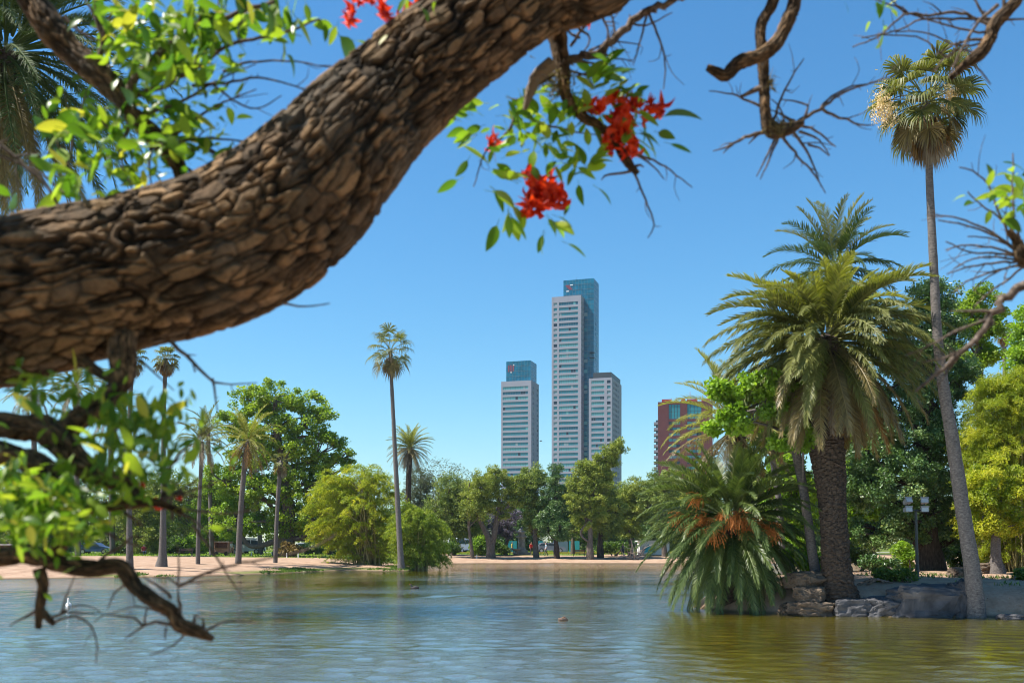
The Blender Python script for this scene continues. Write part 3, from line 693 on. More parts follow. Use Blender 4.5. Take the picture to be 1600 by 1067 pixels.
fan_palm([(1526, 966), (1524, 940), (1519, 890), (1508, 820), (1490, 700), (1468, 560), (1459, 420), (1451, 250), (1448, 160)], Yw, [16, 13.5, 12, 11, 10, 7.8, 6.6, 5.2, 5], 46, .95, .8,
         'very tall slender fan palm with a leaning grey trunk on the right bank', 'w1', 61, w=.06, el_lo=-86, skirt=-62, n=34, dead=26, seg=18, flowers=[(1376, 165, 1.2), (1390, 178, 1.), (1484, 150, 1.1)], pw=.9)
FAR = 'fan palms standing on the bare left bank'
def fy(px, by): return solveY(px, by, 62)
Yc = fy(627, 889)
fan_palm([(628, 891), (626, 870), (622, 800), (617, 700), (612, 600), (610, 548)], 84, [7, 5, 4.0, 3.4, 2.8, 2.8], 30, 1.35, 1.1, 'lone tall thin fan palm rising from between the two bamboo clumps', 'w2', 71, w=.09, el_lo=-80, skirt=-75, n=18, alive='frond_mid', dead=5)
for spec in [([(203, 889), (202, 800), (203, 640), (208, 560)], [6, 4.2, 3.2, 3.2], 22, 'thin grey fan palm, left of the flared one, its head hidden by the bough', 12),
             ([(252, 885), (254, 862), (255, 800), (256, 650), (259, 560)], [11, 6, 4.5, 3, 3], 26, 'tall fan palm with a flared foot and a small head just under the bough', 14),
             ([(430, 879), (433, 800), (438, 730), (440, 722)], [3.6, 3, 3.8, 4], 14, 'short-headed palm with a dry yellow tuft right of the sand bank middle', 16)]:
    pth, rd, nf, lab, sd = spec; Y = fy(pth[0][0], pth[0][1])
    fan_palm(pth, Y, rd, nf, .55, .62, lab, 'w3', sd, w=.09, el_lo=-84, skirt=-70, n=14, dead=14, alive='frond_old' if nf == 14 else 'frond_mid', group=FAR)
fan_palm([(1573, 870), (1572, 700), (1570, 590), (1569, 520)], 92, [3.5, 3, 3, 3], 22, .7, .8, 'distant fan palm seen past the bamboo at the right edge', 'w3', 81, w=.09, el_lo=-84, skirt=-70, n=14, dead=10)
# ---- feather palms on the left bank
def feather_palm(px_path, Y, rad_px, n, L, key, seed, label, hue, mat=None, el_lo=-70, ll=.5, w=.07, nl=34, group=None, name='queen_palm', el_hi=82):
    b = Pw(*px_path[0], Y); z0 = g1(b[0], Y)
    rt = root(name, (b[0], Y, z0), label, 'palm tree', group)
    pts = [Pw(a, c_, Y) for a, c_ in px_path]; pts[0][2] = z0 - .25
    palm_trunk(rt, pts, [r / F * Y for r in rad_px], mat or M_palm, 'ring', 12, .2, seed)
    crown_fronds(rt, pts[-1], n, L, canary_spec(key, L, ll, nl, w, hues=hue), seed, el_hi=el_hi, el_lo=el_lo, key=key, off=.15); return rt
QH = lambda e, v: 'frond_new' if e > 30 else 'frond_mid' if e > -30 else 'frond_old'
YH = lambda e, v: 'frond_new' if e > -30 else 'frond_old' if v else 'frond_brown'
FG = 'feather palms on the bare left bank'
feather_palm([(309, 881), (311, 800), (316, 690)], fy(309, 881), [3.6, 3, 3], 30, 2.3, 'qa', 91, 'slender feather palm, leftmost of the bank trio, with a grey-green shaggy head', lambda e, v: 'frond_mid' if e > -20 else 'frond_dead', group=FG)
feather_palm([(331, 868), (328, 760), (325, 668)], fy(331, 868), [4, 3, 3], 26, 2.9, 'qb', 92, 'feather palm standing just behind the slender one, head a little higher', lambda e, v: 'frond_mid' if e > -30 else 'frond_dead', group=FG)
feather_palm([(372, 880), (376, 800), (383, 720), (388, 688)], fy(372, 880), [5, 4.2, 4, 4], 44, 2.9, 'qc', 93, 'yellow-green feather palm with hanging dry fronds before the great plane tree', YH, group=FG)
feather_palm([(408, 866), (403, 800), (396, 720)], fy(408, 866), [4, 3.2, 3], 26, 2.6, 'qd', 94, 'thin leaning feather palm tucked behind the yellow-green one', lambda e, v: 'frond_old' if e > -20 else 'frond_dead', group=FG)
for k, (px, py, by, lab) in enumerate([(172, 640, 868, 'round-headed feather palm far back, right of the lower bough fork'), (52, 610, 868, 'feather palm far back at the left edge, behind the coral tree leaves'), (118, 602, 868, 'shaggy feather palm far back between the two forks of the bough')]):
    feather_palm([(px + 4, by), (px, py)], 122 - 8 * k, [4.5, 3.6], 34, 4.0, 'qe', 95 + k, lab, lambda e, v: 'frond_mid' if e > -30 else 'frond_dead', ll=.7, w=.1)
# ---- round canary palm in the middle distance
feather_palm([(638, 866), (638, 780), (640, 700)], 121, [5, 4.3, 4.4], 84, 2.95, 'cf', 99, 'round-headed date palm behind the lone tall fan palm', lambda e, v: 'frond_new' if e > 40 else 'frond_mid' if e > 0 else 'frond_old' if e > -40 else 'frond_dead', name='canary_palm', ll=.5, w=.07, mat=M_palm_dark, el_lo=-66)
# ================================================================= broadleaf trees
def leaves(mb, C, cr, n, lsize, asp=.45, up=.5, out=None, droop=0.0, flat=.8, tint=None, r=None):
    """n leaf faces in clumps C (k,3) of radius cr"""
    r = r or rng; k = len(C); idx = r.integers(0, k, n); crr = np.broadcast_to(cr, (k,))[idx]
    g = r.normal(0, 1, (n, 3)); g /= np.linalg.norm(g, axis=1)[:, None]; rad = r.random(n) ** .5 * 1.25
    off = g * (rad * crr)[:, None] * [1, 1, flat]
    p = C[idx] + off
    d = nrm(g * .8 + r.normal(0, .7, (n, 3)) + [0, 0, -droop])
    nn = nrm(r.normal(0, .6, (n, 3)) + g * .5 + [0, 0, up]); sd = nrm(np.cross(d, nn))
    l = lsize * r.uniform(.6, 1.3, n); wd = l * asp * .5
    b = p - d * (l * .5)[:, None]; t = p + d * (l * .5)[:, None]; m = p + nn * (l * .06)[:, None]
    V = np.stack([b, m + sd * wd[:, None], t, m - sd * wd[:, None]], 1).reshape(-1, 3)
    ct = r.random(k) if tint is None else tint
    tn = np.clip(ct[idx] * .55 + r.random(n) * .45, 0, 1)
    mb.add(V, np.arange(n * 4).reshape(-1, 4), tn)
def lobes_to_clumps(lobes, Y, cr, dens, r, ydep=.85, shell=.55):
    C = []; 
    for (px, py, rx, ry, *dz) in lobes:
        c = Pw(px, py, Y); c[1] += (dz[0] if dz else 0); ax, az = rx / F * Y, ry / F * Y; ay = ydep * (ax + az) / 2
        k = max(6, int(2.6 * dens * (ax * ay + ax * az + ay * az) / (cr * cr)))
        g = nrm(r.normal(0, 1, (k, 3))); u = shell + (1 - shell) * r.random(k) ** .6; u = np.where(r.random(k) < .18, u * .6, u) * r.uniform(.88, 1.12, k)
        C.append(c + g * u[:, None] * [ax, ay, az])
    return np.vstack(C)
def tree(name, label, base, Y, trunk, lobes, mat, n, lsize, cr=.5, dens=.35, bark=None, cat='tree', group=None, asp=.5, droop=0., flat=.75, seed=1, limb=.35, up=.5, trunks=None, rb=None, kidx=60, ydep=.85):
    """trunk: list of (px, py, r_px) from the base up; lobes: (px, py, rx, ry[, dy])"""
    r = np.random.default_rng(seed); b = Pw(*base, Y); z0 = g1(b[0], Y)
    rt = root(name, (b[0], Y, z0), label, cat, group)
    C = lobes_to_clumps(lobes, Y, cr, dens, r, ydep)
    C[:, 2] = np.maximum(C[:, 2], z0 + cr * .5)
    mb = MB(); tops = []
    for tr in ([trunk] if trunks is None else trunks):
        P = [Pw(a, c_, Y) for a, c_, _ in tr]; 
        if tr[0][1] >= base[1] - 3: P[0][2] = z0 - .3
        rd = [q_ / F * Y for *_, q_ in tr]; 
        def dsp(s, a, rr_): return rr_ * (.14 * (hash2(np.floor(s * 2.5), np.floor(a * 2.5), seed) - .5) + .1 * np.sin(a * 3 + s * 2))
        tube(mb, P, rd, 10, step=.35, disp=dsp); tops += [(p, q_) for p, q_ in zip(P[1:], rd[1:])]
    tp = np.array([t for t, _ in tops]); tr_ = np.array([q_ for _, q_ in tops])
    for (px, py, rx, ry, *dz) in lobes:
        c = Pw(px, py, Y); c[1] += dz[0] if dz else 0
        i = int(np.argmin(np.linalg.norm(tp - c, axis=1) + (tp[:, 2] > c[2] + .3) * 3)); a = tp[i]; r0 = tr_[i] * .42
        m = (a + c) / 2 + r.normal(0, .15, 3) * np.linalg.norm(c - a)
        tube(mb, [a, m, c], [r0, r0 * .7, r0 * limb], 6, step=.4)
        ax = max(rx, ry) / F * Y; near = C[np.linalg.norm(C - c, axis=1) < ax * 1.2]; k = min(len(near), 14)
        for e in (near[r.choice(len(near), k, replace=False)] if k else []):
            mm = (c + e) / 2 + r.normal(0, .1, 3) * ax
            tube(mb, [m * .3 + c * .7, mm, e], [r0 * .4, r0 * .25, r0 * .1], 4, step=.6, cap=False)
    mb.build('trunk', bark or M_trunk, rt, smooth=True)
    mb = MB(); leaves(mb, C, cr * r.uniform(.7, 1.3, len(C)), n, lsize, asp, up, droop=droop, flat=flat, r=r)
    o = mb.build('crown', mat, rt); return rt
def auto_lobes(px, top, bot, w_, k, seed, taper=.7):
    r = random.Random(seed); out = []
    for i in range(k):
        u = (i + .5) / k; y = top + (bot - top) * (u * .8 + .12); half = w_ * .5 * (math.sin(math.pi * min(1, .25 + .62 * u)) ** taper)
        s = max(8, w_ * r.uniform(.2, .3)); x = px + r.uniform(-1, 1) * max(0, half - s * .6) if i else px + r.uniform(-.15, .15) * w_
        out.append((x, y, s, s * r.uniform(.7, .95), r.uniform(-1.2, 1.2)))
    return out
Yl = 112
tree('plane_tree', 'great bright green plane tree rising above the palms of the left bank', (445, 868), Yl, [(445, 868, 20), (447, 840, 13), (450, 790, 10), (440, 730, 8), (432, 670, 5), (430, 625, 3)],
     [(430, 620, 42, 26), (390, 625, 30, 22), (470, 625, 32, 22), (365, 660, 26, 26), (420, 665, 42, 32), (480, 665, 34, 30), (505, 650, 18, 16), (390, 700, 42, 34), (450, 710, 46, 34), (505, 705, 34, 30), (525, 690, 14, 14), (400, 760, 50, 38), (470, 765, 50, 40), (520, 750, 32, 36), (545, 712, 18, 12), (370, 810, 44, 34), (440, 815, 46, 30), (500, 815, 44, 34), (350, 750, 30, 30), (530, 800, 26, 30)],
     G['plane'], 72000, .27, cr=.6, dens=.3, seed=5, asp=.75, bark=M_trunk, limb=.4)
def clump_bush(label, base, Y, lobes, mat, n, lsize, name='bush', seed=3, cr=.45, cat='bush', asp=.5, dens=.5, group=None, stems=5, droop=.2, bark=None, up=.5, flat=.8, culm=1.5):
    r = np.random.default_rng(seed); b = Pw(*base, Y); z0 = g1(b[0], Y)
    if z0 < .02: z0 = .02
    rt = root(name, (b[0], Y, z0), label, cat, group)
    C = lobes_to_clumps(lobes, Y, cr, dens, r, .8, .5); C[:, 2] = np.maximum(C[:, 2], z0 + .2)
    mb = MB()
    for k in range(stems):
        e = C[r.integers(len(C))]; s = np.array([b[0] + r.normal(0, .25), Y + r.normal(0, .25), z0 - .2]); m = (s * .45 + e * .55) + [0, 0, .2 * (e[2] - s[2])]
        m[:2] = s[:2] * .6 + e[:2] * .4
        tube(mb, [s, m, e], [culm / F * Y, culm * .8 / F * Y, culm * .25 / F * Y], 5, step=.5)
    mb.build('stem', bark or M_trunk, rt)
    mb = MB(); leaves(mb, C, cr * r.uniform(.6, 1.4, len(C)), n, lsize, asp, up, droop=droop, flat=flat, r=r); mb.build('foliage', mat, rt); return rt
def plume_bush(label, base, Y, lobes, mat, n, lsize, seed, k_plumes, name='bamboo_clump', cat='bamboo', plen=1.6, cr=.3, culm=1.2, asp=.16, shade=None):
    """bamboo: culms that arch outwards and carry hanging feathery plumes"""
    r = np.random.default_rng(seed); b = Pw(*base, Y); z0 = max(.02, g1(b[0], Y))
    rt = root(name, (b[0], Y, z0), label, cat)
    A = np.array([rx * ry for _, _, rx, ry, *_ in lobes], float); A /= A.sum(); C = []; rr_ = []; T = []; mb = MB()
    for k in range(k_plumes):
        px, py, rx, ry, *dz = lobes[r.choice(len(lobes), p=A)]; g = nrm(r.normal(0, 1, 3)); u = r.random() ** .4
        c = Pw(px, py, Y); c[1] += dz[0] if dz else 0; ax, az = rx / F * Y, ry / F * Y
        tip = c + g * u * [ax, (ax + az) * .42, az]; tip[2] = max(tip[2], z0 + .4)
        out = nrm(np.array([tip[0] - b[0], tip[1] - Y, 0]) + 1e-6 + r.normal(0, .4, 3) * [1, 1, 0]); L = plen * r.uniform(.6, 1.3)
        p0 = tip - out * L * .5 - [0, 0, L * .25]; p1_ = tip; p2_ = tip + out * L * .45 - [0, 0, L * .30]
        m = 9; t = np.linspace(0, 1, m)[:, None]; cur = (1 - t) ** 2 * p0 + 2 * t * (1 - t) * (p1_ + [0, 0, L * .3]) + t * t * p2_
        C.append(cur); rr_ += list(cr * np.linspace(1.1, .5, m) * r.uniform(.7, 1.2)); T += [np.clip(r.normal(.5, .25), 0, 1)] * m
        if k % 5 == 0:
            s = np.array([b[0] + r.normal(0, .4) * ax * .5, Y + r.normal(0, .4), z0 - .2]); mid = s * .5 + p0 * .5 + [0, 0, .25 * (p0[2] - s[2])]
            tube(mb, [s, mid, p0, p1_ + [0, 0, L * .1]], [culm / F * Y, culm * .8 / F * Y, culm * .5 / F * Y, culm * .2 / F * Y], 5, step=.5, cap=False)
    mb.build('culms', M_twigc, rt).name = 'culm'
    C = np.vstack(C); C[:, 2] = np.maximum(C[:, 2], z0 + .12)
    mb = MB(); leaves(mb, C, np.array(rr_), n, lsize, asp, .8, droop=.5, flat=.7, tint=np.array(T), r=r); mb.build('foliage', mat, rt); return rt
M_twigc = barkmat('bamboo_culm', (.14, .12, .04), (.25, .2, .08), (.36, .3, .14), (3, 3, 3), .01)
plume_bush('large yellow-green bamboo clump at the end of the sand bank', (575, 884), 90, [(550, 790, 62, 60), (520, 770, 38, 34), (560, 755, 50, 34), (590, 770, 34, 40), (605, 810, 24, 50), (575, 845, 50, 34), (525, 820, 38, 38), (497, 792, 20, 16), (500, 830, 20, 24), (535, 865, 26, 16), (600, 855, 20, 26), (515, 745, 12, 14), (560, 735, 12, 14), (590, 745, 10, 14)], G['bamboo'], 64000, .30, 7, 620)
plume_bush('smaller green bamboo clump overhanging the water right of the tall fan palm', (655, 884), 86, [(688, 830, 14, 22), (625, 830, 18, 34), (655, 830, 40, 36), (640, 810, 24, 24), (675, 845, 24, 26), (655, 866, 40, 16), (640, 858, 22, 26), (686, 862, 14, 16), (670, 872, 26, 10), (640, 874, 20, 10), (636, 795, 14, 16), (672, 815, 20, 18)], G['bamboo2'], 44000, .30, 8, 420)
# ---- far bank trees: label, base px, Y, top, bottom, width, lobes, material, leaves
FB = 'trees along the far bank'
def fartree(label, bx, top, bot, w_, k, mat, n, seed, Y=124, lean=0, rt_=4, cxo=0, lsz=.26, by=867, cr=.42, trunks=None, lobes=None, name='park_tree', asp=.4, dens=.42, bark=None, flat=.75, cat='tree'):
    lb = lobes or auto_lobes(bx + cxo, top, bot + 4, w_ * 1.12, k + 2, seed); n = int(n * 1.35)
    tree(name, label, (bx, by), Y, [(bx, by, rt_ * 1.35), (bx + lean * .3, by - 15, rt_), (bx + lean * .7, (bot + by) / 2 - 10, rt_ * .85), (bx + cxo * .5 + lean, (top + bot) / 2, rt_ * .5), (bx + cxo + lean, top * .85 + bot * .15, rt_ * .25)],
         lb, mat, n, lsz, cr=cr, dens=dens, seed=seed, asp=asp, group=FB, trunks=trunks, bark=bark, flat=flat)
D, O, P_, Lm, Gy = G['dark'], G['olive'], G['pine'], G['lime'], G['grey']
fartree('thin-crowned grey tree behind the round date palm', 657, 735, 800, 60, 6, Gy, 7000, 101, Y=150, rt_=2, by=862)
fartree('dense dark tree with drooping crown right of the small bamboo', 708, 742, 835, 95, 13, P_, 22000, 102, Y=128, rt_=4, lean=-2)
fartree('sparse pale tree top showing behind the dense dark one', 690, 735, 790, 110, 7, Gy, 6000, 103, Y=150, rt_=2.5, by=862, cr=.35)
fartree('thin dark tree leaning left beside the forked trunk', 739, 745, 800, 70, 7, O, 9000, 104, Y=120, rt_=2.6, lean=-9, cxo=4)
tree('park_tree', 'spreading tree on a stout forked trunk in the middle of the far bank', (767, 868), 121, None,
     [(745, 765, 20, 18), (775, 745, 22, 20), (800, 760, 20, 18), (780, 775, 30, 18), (760, 790, 22, 14), (740, 785, 16, 14), (805, 780, 16, 14), (765, 750, 16, 16), (815, 752, 12, 10), (785, 800, 14, 12)], O, 20000, .26, cr=.4, dens=.32, seed=105,
     trunks=[[(767, 869, 8), (766, 850, 6), (756, 825, 4), (742, 798, 3), (735, 780, 2)], [(768, 868, 6), (769, 850, 5), (776, 815, 4.2), (780, 785, 3), (776, 755, 1.5)], [(777, 815, 3), (797, 785, 2.2), (815, 755, 1.2)]], group=FB, asp=.4)
fartree('pale-trunked jacaranda with a few mauve blossoms', 789, 790, 835, 50, 7, G['jacaranda'], 5000, 106, Y=130, rt_=3, lean=6, cr=.35)
fartree('tall dark tree right of the stone monument', 838, 722, 830, 66, 15, P_, 24000, 107, Y=122, rt_=4, lean=-3, cxo=-2)
fartree('dark conical conifer with tiered branches left of the twin trunks', 870, 732, 838, 62, 16, D, 22000, 108, Y=120, rt_=4, lean=-2, bark=M_trunk_dark, asp=.3,
        lobes=[(868, 735, 10, 10), (866, 750, 14, 9), (872, 766, 17, 9), (864, 782, 22, 9), (876, 797, 24, 10), (860, 806, 24, 9), (872, 820, 30, 11), (852, 818, 16, 9), (890, 815, 16, 10), (870, 835, 26, 9)])
fartree('olive green tree filling the gap behind the conifer', 895, 745, 830, 70, 10, O, 14000, 109, Y=134, rt_=3, by=865)
fartree('tallest far-bank tree, its top leaning right across the low wing of the tower', 922, 700, 850, 70, 10, O, 36000, 110, Y=119, rt_=5, lean=0, lobes=[(967, 698, 13, 10), (956, 706, 16, 12), (944, 716, 18, 13), (930, 735, 22, 17), (915, 730, 20, 15), (938, 750, 24, 18), (910, 755, 24, 17), (928, 775, 28, 20), (906, 785, 20, 18), (940, 795, 24, 20), (918, 808, 24, 16), (935, 735, 20, 15), (955, 722, 13, 12), (898, 770, 14, 14)], by=868)
fartree('dark twin trunk standing just right of the tallest far-bank tree', 938, 745, 835, 66, 10, P_, 20000, 111, Y=122, rt_=4.5, cxo=8, bark=M_trunk_dark)
fartree('rounded olive tree right of the tower foot', 985, 748, 838, 70, 12, O, 20000, 112, Y=126, rt_=3.6, cxo=0)
fartree('grey-green tree below the red block', 1038, 728, 838, 66, 13, P_, 20000, 113, Y=124, rt_=3.6, cxo=-2)
fartree('broad dark tree between the rounded one and the low palm', 1010, 765, 845, 70, 9, D, 15000, 114, Y=134, rt_=3, by=865)
for k, (bx, top, w_, m, lab) in enumerate([(1085, 740, 90, O, 'tree behind the low palm, left part'), (1180, 735, 110, P_, 'tree behind the low palm, right part'), (1270, 740, 100, D, 'dark tree far behind the big palm trunk'), (1350, 745, 110, O, 'tree across the channel behind the floodlight'), (1440, 740, 120, D, 'tree across the channel behind the dark evergreen'), (1540, 745, 120, O, 'tree across the channel behind the bamboo at right'), (1630, 740, 130, P_, 'tree at the far right edge of the bank')]):
    fartree(lab, bx, top, 850, w_, 12, m, 11000, 120 + k, Y=128, rt_=4, lsz=.4, cr=.7)
# back row closing the gaps between trunks
for k, (bx, top, w_, m, lab) in enumerate([(640, 790, 90, D, 'low dark tree in the back row left of the parked van'), (730, 785, 90, O, 'back-row tree behind the leaning thin one'), (812, 780, 90, D, 'back-row tree behind the stone monument'), (900, 785, 90, P_, 'back-row tree behind the tallest one'), (975, 790, 90, D, 'back-row tree behind the rounded olive one'), (1050, 785, 90, O, 'back-row tree behind the mural kiosk'),
                                           (30, 745, 120, O, 'back-row tree at the left edge'), (110, 735, 110, D, 'back-row tree right of the left edge one'), (190, 740, 110, O, 'back-row tree behind the thin grey palm'), (262, 735, 110, P_, 'back-row tree behind the flared palm'), (330, 745, 100, O, 'back-row tree behind the feather palms'), (-60, 735, 150, D, 'back-row tree just outside the left edge')]):
    fartree(lab, bx, top, 858, w_, 13, m, 12000, 140 + k, Y=168 if bx > 500 else 150, rt_=4, lsz=.42, by=862, cr=.8)
fartree('yellowish leafy tree left of the great plane tree', 335, 742, 850, 90, 12, G['plane'], 22000, 161, Y=124, rt_=4, lsz=.3)
fartree('rounded olive tree behind the flared palm trunk', 225, 770, 856, 90, 10, O, 14000, 162, Y=122, rt_=4, lsz=.3)
fartree('dark leafy tree between the plane tree and the bamboo', 515, 760, 862, 70, 9, D, 12000, 163, Y=124, rt_=4, lsz=.3)
fartree('yellow-green tree low behind the lower coral tree branches', 90, 770, 858, 110, 10, G['plane'], 14000, 164, Y=120, rt_=4, lsz=.3)
# distant woodland that closes the view under the crowns
for k_, (x0_, x1_, Yd_, hh, nm_) in enumerate([(-190, 190, 215, 9.5, 'distant_woodland')]):
    r_ = np.random.default_rng(44); m_ = 900; xs2 = r_.uniform(x0_, x1_, m_); top_ = hh * (.6 + .5 * vnoise(np.stack([xs2 * .09, 0 * xs2, 0 * xs2], -1), 5)); C_ = np.stack([xs2, Yd_ + r_.normal(0, 5, m_), .9 + top_ * r_.random(m_) ** .8], -1)
    mb = MB(); leaves(mb, C_, 1.6 * r_.uniform(.7, 1.3, m_), 60000, .85, .6, r=r_, flat=.7); tagp(mb.build(nm_, P_), 'dim mass of distant trees closing the view behind the park', 'woodland', kind='stuff')
SH = 'shrubs along the far path'
for k, (bx, by, w_, h_, m, lab) in enumerate([(303, 868, 44, 34, Lm, 'bright round shrub behind the first feather palm'), (270, 868, 50, 30, G['shrub'], 'wide low shrub right of the flared palm foot'), (190, 868, 40, 26, G['shrub'], 'round green shrub left of the flared palm foot'), (453, 866, 32, 17, G['dry'], 'small dry brownish shrub under the plane tree'), (748, 864, 30, 26, Lm, 'leafy plant beside the parked van'), (487, 866, 40, 24, D, 'dark shrub left of the big bamboo'), (770, 862, 50, 16, G['shrub'], 'low hedge shrub behind the forked trunk'), (960, 862, 60, 14, G['shrub'], 'low hedge shrub behind the twin trunk'), (700, 862, 40, 16, G['shrub'], 'low hedge shrub beside the small bamboo')]):
    clump_bush(lab, (bx, by), 126 if bx not in (453,) else 110, [(bx, by - h_ * .5, w_ * .45, h_ * .5), (bx - w_ * .25, by - h_ * .35, w_ * .25, h_ * .36), (bx + w_ * .25, by - h_ * .35, w_ * .25, h_ * .36)], m, 4500, .26, name='shrub', seed=200 + k, cat='shrub', group=SH, culm=1)
# ================================================================= right bank vegetation
Ye = 43.
tree('evergreen_tree', 'massive dark evergreen tree with some paler leaves behind the floodlight', (1455, 893), Ye, [(1455, 893, 26), (1452, 860, 17), (1450, 800, 13), (1450, 700, 10), (1450, 600, 8), (1455, 500, 4)],
     [(1448, 455, 26, 22), (1480, 462, 22, 18), (1462, 490, 34, 24), (1430, 505, 34, 26), (1495, 520, 24, 24), (1400, 540, 26, 22), (1450, 545, 48, 34), (1490, 590, 34, 36), (1415, 590, 46, 36), (1460, 630, 50, 40), (1385, 640, 40, 40), (1430, 690, 56, 44), (1365, 700, 44, 44, -.6), (1480, 700, 36, 50), (1400, 750, 56, 44, -.8), (1350, 770, 34, 40), (1460, 770, 48, 44), (1420, 815, 52, 34, -.4), (1490, 820, 34, 40), (1365, 830, 34, 26), (1465, 855, 30, 26, .8)],
     D, 125000, .135, cr=.34, dens=.42, seed=301, asp=.5, bark=M_trunk_dark, cat='tree', limb=.45)
tree('park_tree', 'light green tree whose top stands between the tall trunk and the distant fan palm', (1535, 880), 47, [(1535, 885, 9), (1533, 700, 7), (1530, 560, 5), (1528, 480, 3)],
     [(1525, 470, 26, 22), (1545, 500, 26, 24), (1520, 520, 26, 22), (1548, 545, 22, 22), (1510, 560, 20, 24), (1515, 480, 16, 14)], G['plane'], 20000, .16, cr=.36, dens=.32, seed=302)
tree('park_tree', 'bright tree filling the right edge above the bamboo', (1610, 885), 44, [(1612, 888, 10), (1612, 700, 8), (1605, 560, 4)],
     [(1600, 500, 26, 26), (1620, 540, 36, 40), (1590, 560, 20, 24), (1640, 600, 50, 60)], G['lime'], 16000, .16, cr=.36, dens=.32, seed=303)
tree('leafy_tree', 'bright large-leaved tree glowing behind the big palm trunk', (1365, 880), 50, [(1365, 885, 7), (1360, 800, 5), (1355, 700, 3)],
     [(1345, 690, 26, 34), (1340, 740, 26, 36), (1360, 790, 30, 34), (1335, 800, 20, 40), (1375, 730, 20, 30), (1345, 840, 30, 26)], G['lime'], 26000, .2, cr=.36, dens=.4, seed=304, asp=.7)
tree('leafy_tree', 'bright leafy tree between the low palm and the big palm trunk', (1235, 884), 44, [(1235, 888, 7), (1232, 800, 5), (1228, 720, 3)],
     [(1225, 700, 26, 34), (1235, 750, 30, 36), (1220, 790, 26, 34), (1245, 810, 26, 34), (1230, 850, 34, 26), (1250, 770, 20, 30), (1255, 690, 18, 24)], G['lime'], 30000, .17, cr=.34, dens=.4, seed=305, asp=.6)
plume_bush('tall yellow-green bamboo thicket covering the right edge', (1575, 893), 41, [(1550, 640, 40, 44), (1590, 640, 40, 50), (1560, 600, 26, 24), (1600, 590, 26, 24), (1540, 700, 40, 50), (1590, 720, 50, 60), (1545, 780, 44, 50), (1600, 800, 40, 60), (1560, 840, 50, 40), (1530, 720, 26, 60), (1620, 700, 40, 90), (1630, 830, 50, 60), (1525, 800, 22, 40)], G['bamboo'], 170000, .17, 306, 1150, plen=1.0, cr=.25, culm=.9)
tree('vine_tree', 'bright green scrambling tree on a thin leaning trunk before the date palm', (1278, 893), 32.0, None,
     [(1130, 640, 30, 26, -1.4), (1160, 618, 26, 20, -1.4), (1112, 668, 22, 22, -1.4), (1188, 638, 26, 22, -1.4), (1150, 665, 34, 22, -1.4), (1215, 650, 24, 26, -1.4), (1240, 622, 24, 22, -1.4), (1205, 690, 24, 20, -1.4), (1232, 672, 18, 20, -1.4), (1180, 605, 14, 12, -1.4), (1112, 618, 14, 14, -1.4), (1255, 600, 12, 12, -1.4), (1235, 700, 18, 20, -1.4)], G['lime'], 13000, .16, cr=.24, dens=.11, seed=307, asp=.62,
     trunks=[[(1278, 893, 9), (1268, 850, 7.5), (1254, 760, 7), (1240, 680, 7), (1236, 640, 6), (1225, 610, 3)], [(1238, 660, 5), (1205, 640, 4), (1160, 645, 3), (1128, 650, 1.5)]], bark=M_palm)
tree('slender_tree', 'thin pale leaning trunk half hidden behind the low palm', (1225, 890), 40, [(1225, 893, 6), (1218, 800, 5), (1208, 720, 4.5), (1200, 650, 3)], [(1200, 650, 24, 20), (1190, 670, 20, 18), (1215, 680, 18, 18)], G['lime'], 7000, .14, cr=.3, dens=.3, seed=308, bark=M_palm)
tree('dead_stump_tree', 'pale broken-barked trunk at the foot of the bamboo thicket', (1558, 892), 38.5, [(1558, 895, 14), (1556, 870, 8), (1556, 850, 7), (1560, 780, 5)], [(1560, 760, 46, 40), (1535, 790, 34, 36), (1590, 790, 40, 40), (1560, 820, 40, 20)], G['bamboo'], 26000, .12, cr=.25, seed=309, bark=M_palm)
BS = 'low bushes on the right bank'
for k, (bx, by, Y, lob, m, n_, lab) in enumerate([
    (1262, 890, 36, [(1250, 868, 24, 16), (1270, 878, 16, 12)], G['lime'], 6000, 'bright low bush left of the big palm foot'),
    (1412, 893, 41, [(1412, 872, 13, 20), (1410, 858, 10, 8)], G['lime'], 4500, 'upright bright bush behind the floodlight post'),
    (1375, 892, 38, [(1365, 880, 24, 12), (1390, 884, 18, 9)], G['dark'], 4500, 'low dark bush before the glimpse of water'),
    (1400, 918, 32.5, [(1393, 903, 18, 9), (1412, 898, 12, 8), (1380, 905, 12, 6)], G['shrub'], 2200, 'thin leafy shrub growing beside the stone bank'),
    (1345, 880, 44, [(1330, 865, 24, 20), (1350, 872, 20, 14)], G['dark'], 5000, 'dark bush right of the big palm trunk'),
    (1600, 912, 33, [(1602, 905, 14, 18), (1612, 895, 14, 18)], G['shrub'], 3500, 'dark leafy shrub cut by the right edge'),
    (1500, 885, 45, [(1500, 870, 24, 20), (1520, 878, 20, 14)], G['shrub'], 6000, 'green bush behind the tall leaning trunk')]):
    clump_bush(lab, (bx, by), Y, lob, m, n_, .13, name='bush', seed=230 + k, cat='bush', group=BS, cr=.2, stems=6, culm=1.6)
